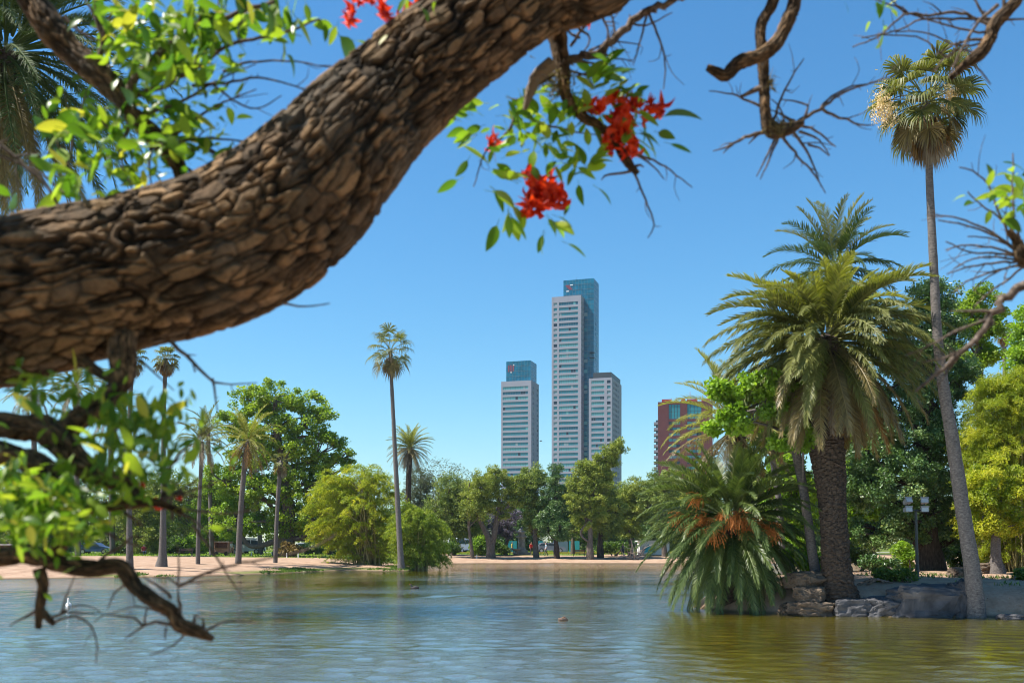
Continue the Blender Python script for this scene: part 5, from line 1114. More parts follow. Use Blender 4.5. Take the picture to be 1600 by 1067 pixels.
# ================================================================= the coral tree in the foreground
bm_, n, b, L = mnew('furrowed_bark')
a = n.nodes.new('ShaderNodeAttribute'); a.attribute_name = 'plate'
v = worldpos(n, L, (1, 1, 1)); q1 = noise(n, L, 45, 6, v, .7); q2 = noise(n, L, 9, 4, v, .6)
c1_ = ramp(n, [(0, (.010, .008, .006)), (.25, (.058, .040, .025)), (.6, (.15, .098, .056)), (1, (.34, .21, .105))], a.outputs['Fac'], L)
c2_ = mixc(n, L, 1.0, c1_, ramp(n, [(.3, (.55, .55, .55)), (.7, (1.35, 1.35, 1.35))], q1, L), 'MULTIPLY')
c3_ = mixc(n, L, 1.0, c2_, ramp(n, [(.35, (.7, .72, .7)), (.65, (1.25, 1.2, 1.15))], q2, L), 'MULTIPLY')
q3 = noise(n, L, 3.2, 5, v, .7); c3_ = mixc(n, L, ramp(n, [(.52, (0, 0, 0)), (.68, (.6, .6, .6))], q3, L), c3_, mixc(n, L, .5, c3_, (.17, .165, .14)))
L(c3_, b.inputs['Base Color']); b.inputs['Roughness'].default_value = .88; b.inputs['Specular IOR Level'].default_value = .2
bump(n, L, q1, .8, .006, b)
YB = 2.5
def barktube(name, parent, pts, rad, cell_l, ncell, depth, seg, step, seed=1, mat=None, swell=.05):
    P, r = smooth_path(pts, rad, step); T, U, W = frames(P)
    s = np.concatenate(([0], np.cumsum(np.linalg.norm(np.diff(P, axis=0), axis=1)))); an = np.arange(seg) / seg * 2 * np.pi
    S, A = np.meshgrid(s, an, indexing='ij'); rr_ = np.repeat(r[:, None], seg, 1)
    D0 = np.cos(A)[..., None] * U[:, None] + np.sin(A)[..., None] * W[:, None]; Q = P[:, None] + rr_[..., None] * D0
    wq = fbm(Q * 9, 3, seed) - .45; wq2 = fbm(Q * 9 + 31, 3, seed + 3) - .45; wb = fbm(Q * 2.2 + 7, 3, seed + 5) - .45
    u = S / cell_l + wq * .8; vv = A / (2 * np.pi) * ncell + wq2 * 1.2 + wb * 1.6
    f1, f2, h_ = vor(u, vv, ncell, seed, .85); e = np.clip((f2 - f1) * 4.5, 0, 1) ** .6
    # wandering furrows: zero crossings of a noise stretched along the limb
    k_ = np.mean(r) / .17; Rs = np.stack([S * 5.2 / k_, np.cos(A) * 3.3, np.sin(A) * 3.3], -1); n1 = fbm(Rs + wq[..., None] * .5, 3, seed + 11) - .44
    Rt = np.stack([S * 11 / k_, np.cos(A) * 6.5, np.sin(A) * 6.5], -1); n2 = fbm(Rt + 9, 3, seed + 13) - .44
    fu = np.clip(np.abs(n1) * 22, 0, 1) ** .8 * (.35 + .65 * np.clip(np.abs(n2) * 18, 0, 1) ** .8)
    fine_ = fbm(Q * 42, 3, seed + 2) - .45
    d = depth * (e * .5 * fu + .95 * fu + .3 * (h_ - .5) * e * fu + .45 * fine_ - .75) + rr_ * swell * (wb if swell < .1 else (fbm(Q * 14, 3, seed + 6) - .45) * 2)
    V = (P[:, None] + (rr_ + d)[..., None] * D0).reshape(-1, 3)
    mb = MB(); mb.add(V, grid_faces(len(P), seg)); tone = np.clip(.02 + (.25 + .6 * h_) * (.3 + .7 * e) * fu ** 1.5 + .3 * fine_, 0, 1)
    return mb.build(name, mat or bm_, parent, smooth=True, vattr=tone.ravel())
gt = g1(-3.1, 2.6)
CT = root('coral_tree', (-3.1, 2.6, gt), 'old coral tree crossing the foreground, furrowed brown bough with green leaves and red flowers', 'tree')
# its trunk stands on the near bank, left of the picture
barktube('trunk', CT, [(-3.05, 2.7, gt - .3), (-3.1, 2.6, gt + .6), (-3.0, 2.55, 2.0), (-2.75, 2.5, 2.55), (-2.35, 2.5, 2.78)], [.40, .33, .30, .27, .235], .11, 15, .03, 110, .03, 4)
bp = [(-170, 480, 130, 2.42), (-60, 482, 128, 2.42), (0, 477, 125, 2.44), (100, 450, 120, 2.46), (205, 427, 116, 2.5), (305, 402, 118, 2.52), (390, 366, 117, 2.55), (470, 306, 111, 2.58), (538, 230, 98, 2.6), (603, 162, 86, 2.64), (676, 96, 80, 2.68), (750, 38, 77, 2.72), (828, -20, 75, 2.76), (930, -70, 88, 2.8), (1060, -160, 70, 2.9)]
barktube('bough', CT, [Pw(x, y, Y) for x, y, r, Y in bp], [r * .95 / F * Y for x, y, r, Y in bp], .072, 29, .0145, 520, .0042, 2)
def limb(pts, Y, name='branch', seed=1, cell=.06, ncell=9, mat=None, bark=True, dz=0.):
    """pts: (px, py, r_px)"""
    m = len(pts); Ys = [Y + dz * k / max(1, m - 1) for k in range(m)]
    P = [Pw(p[0], p[1], y) for p, y in zip(pts, Ys)]; rd = [p[2] / F * Y for p in pts]
    if bark: return barktube(name, CTX[0], P, [q * .88 for q in rd], max(.02, np.mean(rd) * 2.6), ncell, np.mean(rd) * .26, 64, .008, seed, mat, swell=.55)
    mb = MB(); rp = np.random.default_rng(seed)
    P2, r2 = smooth_path(P, rd, .02); P2 = P2 + rp.normal(0, 1, P2.shape) * (r2 * .35)[:, None]
    tube(mb, P2, r2, 7, step=.02)
    # short spikes and knots
    T, U, W = frames(P2); Ltot = len(P2)
    for k in range(2, Ltot - 1, 3):
        if rp.random() < .55:
            a = rp.uniform(0, 6.28); d = nrm(math.cos(a) * U[k] + math.sin(a) * W[k] + T[k] * rp.uniform(.2, 1)); ln = rp.uniform(.006, .03) + r2[k] * 1.2
            tube(mb, [P2[k], P2[k] + d * ln], [max(.0012, r2[k] * .5), .0008], 4, step=.05)
    if Ltot > 8:
        for k in rp.choice(np.arange(3, Ltot - 2), min(3, Ltot // 8 + 1), replace=False):
            a = rp.uniform(0, 6.28); d = nrm(T[k] * .8 + (math.cos(a) * U[k] + math.sin(a) * W[k])); ln = rp.uniform(.04, .11); e1 = P2[k] + d * ln * .5 + rp.normal(0, .006, 3); e2 = e1 + nrm(d + rp.normal(0, .35, 3)) * ln * .5
            tube(mb, [P2[k], e1, e2], [max(.0014, r2[k] * .55), max(.001, r2[k] * .4), .0007], 5, step=.02)
    return mb.build(name, mat or M_twig, CTX[0], smooth=True)
CTX = [CT]
limb([(-520, 560, 50.4), (-300, 640, 33.6), (-120, 668, 25.2), (0, 668, 21.0), (60, 668, 20.2), (95, 692, 18.5), (120, 722, 16.8), (160, 745, 14.3), (200, 757, 11.8), (214, 782, 6.7)], 2.35, seed=11)
limb([(192, 520, 20.2), (192, 572, 17.6), (186, 604, 13.4), (150, 636, 18.5), (112, 664, 16.8), (90, 690, 15.1)], 2.42, seed=12, dz=-.05)
limb([(125, 560, 13.4), (150, 578, 9.2), (168, 590, 7.6), (188, 600, 7.6)], 2.42, seed=13)
limb([(-420, 640, 33.6), (-100, 690, 20.2), (20, 712, 18.5), (75, 740, 20.2), (108, 782, 16.8), (150, 793, 8.4), (200, 787, 7.6), (245, 785, 5.0), (285, 800, 4.2)], 2.3, seed=14)
limb([(108, 776, 15.1), (110, 810, 14.3), (96, 845, 13.4), (80, 872, 11.8)], 2.3, seed=15)
limb([(-520, 700, 42.0), (-300, 830, 28.6), (-120, 865, 20.2), (0, 870, 15.1), (40, 866, 16.0), (90, 880, 14.3), (140, 888, 11.8), (180, 884, 11.8), (196, 892, 11.8), (215, 918, 10.9), (245, 940, 10.9), (268, 953, 10.1), (280, 974, 10.1), (305, 985, 9.2), (333, 998, 2.5)], 2.3, seed=16)
limb([(60, 888, 10.1), (67, 915, 8.4), (62, 945, 7.6), (60, 982, 4.2)], 2.3, seed=17)
limb([(62, 950, 5.9), (75, 965, 5.0), (85, 975, 3.4)], 2.3, seed=18)
limb([(-420, -420, 60), (-160, -230, 38), (10, -70, 26), (60, 20, 22), (110, 80, 22), (160, 122, 20), (188, 152, 16), (206, 178, 14), (240, 215, 14), (268, 243, 13), (284, 275, 9), (292, 318, 7)], 2.62, seed=19)
limb([(840, -30, 20), (868, 50, 15), (880, 110, 11), (884, 148, 9), (908, 180, 8), (938, 198, 7), (962, 224, 7), (982, 256, 7), (996, 272, 5)], 2.95, seed=20)
limb([(960, -60, 24), (1120, -120, 16), (1205, -40, 11), (1208, 0, 9), (1190, 38, 8), (1190, 75, 8), (1194, 130, 7), (1196, 178, 7), (1206, 203, 12), (1235, 200, 9), (1255, 190, 4)], 3.1, seed=21)
limb([(1130, -120, 18), (1245, -50, 14), (1242, 0, 11), (1232, 30, 10), (1214, 66, 10), (1190, 86, 9), (1155, 98, 10), (1134, 118, 9), (1118, 112, 7), (1104, 106, 4)], 3.05, seed=22)
tw = lambda pts, r0, Y=2.4, r1=1.0, dz=0.: [pts, r0, Y, r1]
TW = [
 ([(60, 955), (35, 965), (15, 978)], 4, 2.3), ([(80, 965), (100, 957), (130, 957), (158, 957)], 3.5, 2.3), ([(85, 970), (118, 962), (142, 978), (151, 1005), (150, 1038)], 3, 2.3), ([(97, 955), (112, 948), (135, 945), (158, 956)], 2.2, 2.3), ([(96, 958), (103, 930), (117, 900)], 2.5, 2.3),
 ([(278, 975), (245, 972), (224, 978), (205, 990), (195, 998)], 4, 2.3), ([(224, 978), (212, 966), (188, 962), (162, 960), (146, 972)], 3, 2.3), ([(226, 976), (228, 955), (234, 942)], 2.5, 2.3), ([(268, 968), (250, 955), (210, 948), (178, 956)], 3, 2.3), ([(322, 985), (345, 972), (375, 970), (402, 974)], 3, 2.3), ([(290, 990), (270, 1008), (235, 1023)], 2.6, 2.3), ([(319, 992), (318, 965)], 6, 2.3), ([(260, 980), (258, 1000)], 2.5, 2.3), ([(302, 975), (305, 962), (318, 966)], 5, 2.3),
 ([(283, 960), (280, 935), (278, 915)], 5, 2.3), ([(278, 915), (320, 896), (365, 882), (420, 872), (480, 858), (522, 838)], 3.6, 2.3), ([(278, 915), (280, 880), (276, 850)], 2.6, 2.3), ([(278, 915), (262, 903), (240, 902)], 2.5, 2.3), ([(282, 912), (310, 908), (355, 905)], 2.4, 2.3), ([(268, 936), (255, 920), (235, 908), (222, 898)], 4, 2.3),
 ([(195, 913), (178, 928), (168, 952)], 2.5, 2.3), ([(300, 820), (330, 858), (352, 893), (380, 932)], 3.5, 2.35), ([(150, 888), (165, 868), (195, 850), (215, 835), (203, 872)], 4, 2.35),
 ([(250, 787), (256, 755), (247, 700), (250, 685)], 5, 2.35), ([(262, 778), (262, 742), (276, 715), (300, 690), (332, 668)], 5, 2.35), ([(255, 782), (290, 762), (322, 738)], 4, 2.35), ([(262, 772), (300, 766), (352, 748)], 4, 2.35), ([(272, 772), (322, 776)], 3, 2.35), ([(212, 772), (196, 722), (178, 668)], 6, 2.35, 3), ([(178, 668), (228, 664), (292, 660)], 3, 2.35), ([(192, 692), (230, 715), (256, 735)], 4, 2.35), ([(248, 790), (300, 796), (352, 802), (400, 796)], 3, 2.35), ([(214, 778), (256, 786)], 9, 2.33, 6), ([(252, 792), (282, 800), (318, 826), (340, 850)], 4, 2.35), ([(180, 796), (150, 770), (118, 742)], 3.5, 2.35), ([(190, 798), (222, 820), (205, 818)], 4, 2.35), ([(150, 790), (165, 830), (205, 850), (235, 860)], 4, 2.35), ([(120, 800), (150, 820), (170, 812)], 4, 2.32), ([(252, 792), (262, 700), (244, 660)], 3.5, 2.35), ([(270, 812), (268, 770), (290, 740)], 3, 2.35),
 ([(268, 535), (300, 565), (333, 596), (350, 600), (402, 598)], 4.5, 2.45), ([(333, 592), (336, 620), (342, 652)], 3, 2.45), ([(202, 548), (238, 580), (272, 610)], 3, 2.45), ([(440, 474), (478, 479), (516, 474)], 2.6, 2.5), ([(210, 560), (225, 580)], 2.4, 2.45),
 ([(188, 152), (222, 112), (262, 70), (312, 40), (372, 20), (425, 4)], 8, 2.6, 4), ([(190, 156), (240, 140), (300, 110), (362, 70), (440, 52), (500, 30)], 6, 2.62, 2), ([(270, 243), (312, 230), (350, 246), (370, 262)], 5, 2.6), ([(275, 222), (330, 217), (412, 224)], 4, 2.62), ([(300, 136), (352, 130), (402, 122), (452, 132), (502, 152)], 3.4, 2.62), ([(350, 112), (382, 100), (452, 96), (542, 110)], 3.2, 2.64), ([(212, 182), (282, 160), (332, 130), (400, 100)], 4, 2.62), ([(160, 190), (200, 240)], 3, 2.6), ([(120, 172), (130, 222), (115, 262)], 3, 2.6), ([(-60, 190), (0, 228), (40, 260), (80, 300), (96, 335)], 4.5, 2.5, 3), ([(-60, 210), (0, 242), (60, 270), (100, 302)], 3.5, 2.5, 2), ([(100, 30), (140, 60), (162, 62)], 4, 2.6), ([(172, 122), (165, 60), (150, 18), (148, -20)], 4, 2.6), ([(200, 190), (190, 250), (210, 302)], 4, 2.6), ([(270, 250), (322, 280), (342, 292)], 4, 2.62), ([(110, 250), (118, 200), (136, 140)], 3, 2.6), ([(240, 215), (232, 260), (240, 300)], 4, 2.6), ([(330, 130), (370, 160), (402, 170), (440, 150)], 2.6, 2.62), ([(250, 230), (300, 190), (350, 160), (400, 140)], 4, 2.64), ([(150, 110), (160, 60), (140, 10), (110, -20)], 6, 2.6),
 ([(880, 112), (850, 126), (822, 150), (812, 176)], 6, 2.95, 3), ([(815, 180), (850, 195), (900, 206), (935, 212)], 3, 2.95), ([(812, 166), (790, 210), (760, 235), (740, 292)], 3.2, 2.95), ([(992, 272), (1008, 312), (1022, 352), (1012, 372)], 2.6, 2.95), ([(988, 240), (1032, 256), (1082, 293)], 3, 2.95), ([(992, 240), (1020, 260), (1038, 280)], 2.4, 2.95), ([(985, 268), (945, 275), (940, 282)], 3, 2.95), ([(985, 262), (1000, 258), (1006, 262)], 4, 2.95),
 ([(862, 105), (900, 92), (940, 76), (980, 40), (1022, 14), (1060, 0), (1110, -40)], 9, 3., 6), ([(1010, 14), (1030, 60), (1040, 100), (1037, 140)], 3, 3.), ([(1012, 16), (1002, 60), (990, 100)], 2.8, 3.), ([(915, -10), (950, 50), (930, 86)], 3.4, 3.), ([(900, 40), (922, 62), (905, 90)], 3, 3.), ([(890, 72), (932, 20), (965, 8)], 3.4, 3.), ([(940, 76), (960, 50), (950, 10), (930, -10)], 3, 3.), ([(900, 92), (930, 100), (960, 92), (990, 96)], 2.8, 3.), ([(880, 110), (915, 118), (930, 140)], 3, 3.), ([(985, 36), (1010, 40), (1050, 20)], 2.6, 3.), ([(905, 60), (880, 40), (890, 10)], 3, 3.), ([(900, 120), (935, 112), (960, 125)], 2.4, 3.), ([(920, 80), (955, 66), (1000, 70)], 2.4, 3.),
 ([(1200, 205), (1165, 215), (1140, 228), (1114, 236)], 4.5, 3.1), ([(1145, 226), (1130, 240)], 2.4, 3.1), ([(1212, 212), (1196, 248), (1182, 276)], 3, 3.1), ([(1216, 214), (1202, 250), (1188, 280)], 3, 3.1), ([(1222, 214), (1248, 245), (1272, 272), (1290, 302)], 3.2, 3.1), ([(1236, 204), (1258, 232), (1272, 262), (1283, 292)], 3.6, 3.1), ([(1246, 192), (1262, 178), (1282, 170), (1320, 144), (1362, 130), (1400, 118)], 4.5, 3.1), ([(1282, 170), (1312, 184), (1345, 195), (1366, 195)], 3.4, 3.1), ([(1282, 170), (1300, 150), (1330, 135), (1352, 132)], 3, 3.1), ([(1208, 190), (1222, 150), (1242, 112), (1256, 92)], 3, 3.1), ([(1196, 172), (1170, 158), (1145, 148), (1108, 142)], 3.2, 3.1), ([(1196, 140), (1175, 142), (1158, 152)], 7, 3.1, 3), ([(1250, 196), (1275, 205), (1296, 222), (1306, 230)], 3, 3.1), ([(1250, 206), (1272, 214), (1280, 218), (1296, 243)], 3, 3.1), ([(1240, 190), (1225, 180), (1205, 172)], 4, 3.1), ([(1256, 188), (1262, 165), (1240, 158), (1220, 156)], 3, 3.1), ([(1210, 200), (1225, 190), (1218, 168), (1205, 155)], 3, 3.1), ([(1262, 226), (1280, 232), (1296, 244)], 2.6, 3.1), ([(1186, 210), (1170, 225)], 3, 3.1),
]
for k, t in enumerate(TW):
    pts, r0, Y = t[:3]; r0 *= .8; r1 = t[3] * .8 if len(t) > 3 else .8; m = len(pts)
    limb([(x, y, r0 + (r1 - r0) * i / (m - 1)) for i, (x, y) in enumerate(pts)], Y, 'twig', 400 + k, bark=False)
# ---- leaves
def leafmesh(seed, wid=.42, curl=.25):
    r = np.random.default_rng(seed); m = 7; t = np.linspace(0, 1, m); hw = wid * .5 * np.sin(np.pi * t ** .8) ** .8; hw[0] = .01; hw[-1] = .0
    z = -curl * t ** 2 * r.uniform(.3, 1.2); fold = r.uniform(.12, .4); c = np.stack([t, 0 * t, z], -1)
    Lf = c + np.stack([0 * t, hw, hw * fold], -1); Rg = c + np.stack([0 * t, -hw, hw * fold], -1)
    mb = MB(); V = np.vstack([c, Lf, Rg]); f = [(i, i + 1, m + i + 1, m + i) for i in range(m - 1)] + [(i + 1, i, 2 * m + i, 2 * m + i + 1) for i in range(m - 1)]
    mb.add(V, f, r.random())
    tube(mb, [(-.28, 0, -.02), (0, 0, 0)], [.012, .012], 3, step=.3, tint=.3, cap=False)
    return mb
LM = [leafmesh(s, w_, cu) for s, (w_, cu) in enumerate([(.42, .2), (.5, .35), (.36, .1), (.46, .5), (.4, .0), (.5, .2), (.44, .3), (.38, .4)])]
LMm = [m.mesh('leaf', G['fore'], smooth=True) for m in LM]
def put_leaves(spec, seed, limit=300):
    """spec: (px, py, spread_x, spread_y, n, size_px, Y, heading deg or None)"""
    rr = random.Random(seed); out = []
    for px, py, sx, sy, nn, size, Y, hd in spec:
        for k in range(nn):
            a, c_ = rr.gauss(0, 1), rr.gauss(0, 1); a = max(-1.7, min(1.7, a)); c_ = max(-1.7, min(1.7, c_)); yy_ = Y + rr.uniform(-.18, .18)
            p = Pw(px + a * sx * .6, py + c_ * sy * .6, yy_)
            hdg = (rr.uniform(0, 360) if hd is None else hd + rr.gauss(0, 38)); el = rr.gauss(0, 28)
            # heading in the picture plane (0 = right, 90 = up), turned towards or away from the viewer by el
            d = Vector((math.cos(R(hdg)) * math.cos(R(el)), math.sin(R(el)), math.sin(R(hdg)) * math.cos(R(el))))
            q = d.to_track_quat('X', 'Z') @ Euler((rr.gauss(0, .9), 0, 0)).to_quaternion(); s = size * 1.02 * rr.uniform(.55, 1.2) / F * yy_
            out.append((p, q, s, rr.randrange(8)))
    out.sort(key=lambda t: -t[2]); mbs = MB()
    for i, (p, q, s, m) in enumerate(out):
        if i < limit:
            o = link('leaf', LMm[m], CTX[0]); o.location = Vector(p) - CTX[0].location; o.rotation_mode = 'QUATERNION'; o.rotation_quaternion = q; o.scale = (s, s, s)
        else:
            M3 = np.array(q.to_matrix()) * s
            for v_, (f, t, mi) in zip(LM[m].v, LM[m].f): mbs.add(v_ @ M3.T + p, f - f.min(), t)
    if mbs.n: tagp(mbs.build('leaves', G['fore'], CTX[0], smooth=True), kind='stuff').name = 'foliage'
put_leaves([
 (290, 20, 90, 25, 26, 46, 2.55, None), (220, 60, 60, 40, 24, 40, 2.55, None), (290, 80, 70, 30, 24, 38, 2.6, None), (180, 40, 50, 40, 14, 40, 2.6, None), (250, 130, 60, 40, 24, 32, 2.6, None), (330, 110, 40, 30, 16, 34, 2.62, None), (400, 20, 70, 20, 14, 44, 2.6, -80),
 (110, 200, 30, 30, 10, 46, 2.5, None), (130, 240, 50, 40, 26, 34, 2.5, None), (200, 220, 50, 50, 30, 30, 2.6, None), (280, 180, 50, 40, 20, 30, 2.62, None), (300, 230, 50, 30, 12, 34, 2.62, None), (100, 275, 30, 25, 10, 46, 2.45, None), (210, 280, 60, 20, 16, 26, 2.6, None), (20, 325, 20, 20, 4, 36, 2.5, None), (250, 170, 90, 70, 30, 26, 2.66, None),
 (448, 62, 14, 10, 5, 34, 2.6, None), (448, 85, 1, 1, 1, 46, 2.6, -90), (532, 55, 2, 2, 1, 58, 2.6, -88), (555, 62, 2, 2, 1, 34, 2.6, -45), (605, 55, 3, 3, 1, 30, 2.6, -120), (520, 40, 12, 4, 2, 30, 2.6, 200), (650, 8, 30, 10, 6, 30, 2.66, -90),
 (60, 600, 60, 20, 13, 30, 2.28, None), (135, 580, 25, 12, 3, 22, 2.28, None), (95, 630, 50, 25, 8, 43, 2.23, 90), (40, 635, 12, 8, 1, 46, 2.21, 95),
 (205, 665, 60, 30, 18, 41, 2.18, 90), (240, 690, 50, 40, 22, 34, 2.21, 80), (180, 690, 50, 30, 16, 39, 2.15, None), (270, 640, 30, 20, 3, 37, 2.18, 85), (300, 700, 30, 25, 8, 29, 2.21, 60), (230, 730, 60, 30, 18, 29, 2.23, None), (290, 760, 30, 20, 6, 20, 2.23, None), (190, 770, 60, 25, 8, 25, 2.19, None),
 (25, 760, 40, 40, 28, 36, 2.13, None), (70, 790, 50, 40, 28, 34, 2.11, None), (40, 820, 50, 30, 22, 30, 2.11, None), (115, 815, 30, 25, 9, 34, 2.11, 10), (20, 710, 30, 15, 7, 29, 2.13, None), (70, 830, 40, 20, 8, 25, 2.13, None), (147, 812, 12, 8, 2, 30, 2.11, 0), (262, 812, 5, 5, 1, 18, 2.18, -90), (335, 822, 14, 6, 2, 22, 2.19, 20),
], 5, 300)
FLW = [
 (850, 165, 60, 24, 30, 26, 2.95, None), (830, 210, 60, 30, 30, 24, 2.95, None), (910, 150, 30, 30, 14, 30, 2.95, None), (957, 95, 4, 6, 1, 46, 2.95, 110), (950, 120, 18, 14, 8, 34, 2.95, 40), (965, 150, 30, 14, 10, 26, 2.95, 30), (1035, 182, 6, 3, 1, 50, 2.95, 8), (1030, 205, 6, 3, 1, 26, 2.95, 8), (1042, 225, 5, 4, 1, 36, 2.95, -25), (1008, 160, 3, 3, 1, 38, 2.95, 110),
 (730, 170, 20, 10, 5, 34, 2.95, 180), (728, 190, 18, 10, 4, 30, 2.95, 190), (722, 228, 4, 4, 1, 40, 2.95, -55), (740, 215, 14, 6, 3, 28, 2.95, 200), (715, 280, 4, 4, 1, 42, 2.95, 235), (732, 255, 4, 4, 1, 36, 2.95, 225), (778, 352, 3, 3, 1, 36, 2.95, 250), (775, 300, 6, 6, 2, 36, 2.95, -30), (805, 275, 18, 10, 6, 34, 2.95, 160), (803, 335, 10, 12, 4, 36, 2.95, -80), (850, 368, 4, 4, 2, 28, 2.95, -100), (885, 380, 3, 3, 1, 28, 2.95, -50), (880, 338, 4, 4, 1, 28, 2.95, 60), (862, 345, 14, 8, 5, 32, 2.95, -30), (905, 288, 3, 5, 1, 38, 2.95, -90), (932, 292, 3, 3, 1, 34, 2.95, -25), (925, 255, 12, 8, 5, 36, 2.95, 30), (895, 260, 20, 12, 6, 28, 2.95, None), (870, 240, 40, 20, 12, 26, 2.95, None), (985, 195, 20, 20, 6, 36, 2.95, None), (1000, 215, 14, 12, 4, 36, 2.95, -50),
]
FORE2 = [(270, 40, 90, 40, 40, 40, 2.60, None), (250, 110, 90, 50, 44, 34, 2.64, None), (170, 230, 80, 60, 44, 32, 2.60, None), (290, 200, 60, 60, 30, 30, 2.64, None), (390, 15, 80, 18, 14, 40, 2.62, -80), (220, 680, 60, 40, 24, 34, 2.23, 85), (45, 780, 60, 55, 46, 32, 2.13, None), (200, 745, 70, 40, 18, 26, 2.23, None), (110, 820, 50, 30, 16, 28, 2.15, None), (70, 605, 70, 25, 16, 30, 2.28, None), (225, 690, 75, 45, 80, 26, 2.23, 80), (40, 790, 75, 60, 120, 28, 2.13, None), (110, 800, 60, 50, 60, 28, 2.15, None), (270, 60, 100, 50, 60, 34, 2.62, None), (200, 230, 100, 60, 60, 30, 2.60, None), (180, 760, 70, 30, 40, 22, 2.23, None), (110, 600, 80, 20, 30, 22, 2.28, None), (90, 830, 60, 18, 26, 22, 2.13, None)]
# ---- flowers
def flowermesh(seed):
    r = np.random.default_rng(seed); mb = MB()
    for k in range(5):
        az = k * 1.26 + r.normal(0, .2); m = 6; t = np.linspace(0, 1, m); el = r.uniform(-.2, 1.0); wd = (.62 if k == 0 else .42) * np.sin(np.pi * np.clip(t * .9 + .1, 0, 1)) * .5
        x = t * (1 if k == 0 else .8); z = -.55 * t ** 2.2; c = np.stack([x * math.cos(el), 0 * t, x * math.sin(el) + z], -1)
        Lf = c + np.stack([0 * t, wd, wd * .7], -1); Rg = c + np.stack([0 * t, -wd, wd * .7], -1); V = np.vstack([c, Lf, Rg]); ca, sa = math.cos(az), math.sin(az); V = np.stack([V[:, 0] * ca - V[:, 1] * sa, V[:, 0] * sa + V[:, 1] * ca, V[:, 2]], -1)
        mb.add(V, [(i, i + 1, m + i + 1, m + i) for i in range(m - 1)] + [(i + 1, i, 2 * m + i, 2 * m + i + 1) for i in range(m - 1)], r.random())
    tube(mb, [(0, 0, -.3), (0, 0, 0), (.05, 0, .25)], [.04, .09, .03], 6, step=.2, tint=.1)
    return mb.mesh('flower', G['petal'], smooth=True)
FM = [flowermesh(s) for s in range(5)]
rr = random.Random(12)
for px, py, sx, sy, nn, size, Y in [(855, 300, 26, 20, 24, 23, 2.95), (838, 322, 14, 10, 9, 20, 2.93), (826, 263, 7, 8, 3, 18, 2.95), (770, 224, 8, 10, 4, 17, 2.95), (968, 218, 20, 16, 15, 22, 2.95), (985, 235, 14, 10, 6, 20, 2.95), (932, 170, 8, 12, 4, 22, 2.95), (962, 175, 12, 14, 7, 21, 2.95), (990, 160, 12, 8, 4, 20, 2.95), (1025, 168, 20, 8, 8, 20, 2.95), (1010, 185, 14, 6, 3, 16, 2.95), (545, 12, 14, 14, 5, 24, 2.62), (588, 8, 16, 14, 5, 24, 2.62), (612, 20, 10, 8, 2, 22, 2.62), (650, 10, 10, 10, 3, 22, 2.64), (238, 783, 8, 6, 3, 14, 2.36), (277, 780, 6, 6, 2, 12, 2.36), (222, 757, 6, 5, 2, 12, 2.36), (910, 38, 8, 4, 2, 14, 3.0)]:
    for k in range(nn):
        p = Pw(px + rr.gauss(0, .55) * sx, py + rr.gauss(0, .55) * sy, Y + rr.uniform(-.03, .03)); o = link('flower', FM[rr.randrange(5)], CT); o.location = Vector(p) - CT.location; o.rotation_euler = (rr.uniform(1.2, 4.5), rr.uniform(-.8, .8), rr.uniform(0, 6.28)); s = size * rr.uniform(.75, 1.15) / F * Y; o.scale = (s, s, s * 1.2)
# leaves round the flowers: past the limit of separate leaves, so joined as one part
def joined_leaves(spec, seed, nm='foliage'):
    rr = random.Random(seed); mbs = MB()
    for px, py, sx, sy, nn, size, Y, hd in spec:
        for k in range(nn):
            yy_ = Y + rr.uniform(-.08, .08); p = Pw(px + rr.gauss(0, .6) * sx, py + rr.gauss(0, .6) * sy, yy_); hdg = (rr.uniform(0, 360) if hd is None else hd + rr.gauss(0, 16)); el = rr.gauss(0, 22)
            d = Vector((math.cos(R(hdg)) * math.cos(R(el)), math.sin(R(el)), math.sin(R(hdg)) * math.cos(R(el)))); q = d.to_track_quat('X', 'Z') @ Euler((rr.gauss(.6, .6), 0, 0)).to_quaternion(); s = size * rr.uniform(.75, 1.15) / F * yy_; M3 = np.array(q.to_matrix()) * s; m = rr.randrange(8)
            for v_, (f, t, mi) in zip(LM[m].v, LM[m].f): mbs.add(v_ @ M3.T + p, f - f.min(), rr.uniform(.1, .9))
    tagp(mbs.build(nm, G['fore'], CTX[0], smooth=True), kind='stuff')
joined_leaves([(a, b_, c, d_, int(k * 1.5 + .3), z * 1.12, Y, h) for a, b_, c, d_, k, z, Y, h in FLW] + [(x, y, a * 1.1, b_ * 1.1, int(k * 1.5), z * .85, Y, h) for x, y, a, b_, k, z, Y, h in FORE2], 8)
# ---- unseen leaf crown, added over and behind the camera to shade the bough
r_ = np.random.default_rng(77); C_ = np.stack([r_.uniform(-6, 5, 420), r_.uniform(-6, 1.2, 420), r_.uniform(3.6, 6.6, 420)], -1); C2_ = np.stack([r_.uniform(-6, 6, 260), r_.uniform(-8, -4.5, 260), r_.uniform(1.2, 5.5, 260)], -1)
mb = MB(); leaves(mb, np.vstack([C_, C2_]), .45, 26000, .14, .5, r=r_); tagp(mb.build('crown', G['shrub'], CT), kind='stuff')
limb([(-900, -500, 110), (-700, -900, 80), (-300, -1500, 60), (300, -1900, 40)], 2.4, seed=41, dz=-1.4)
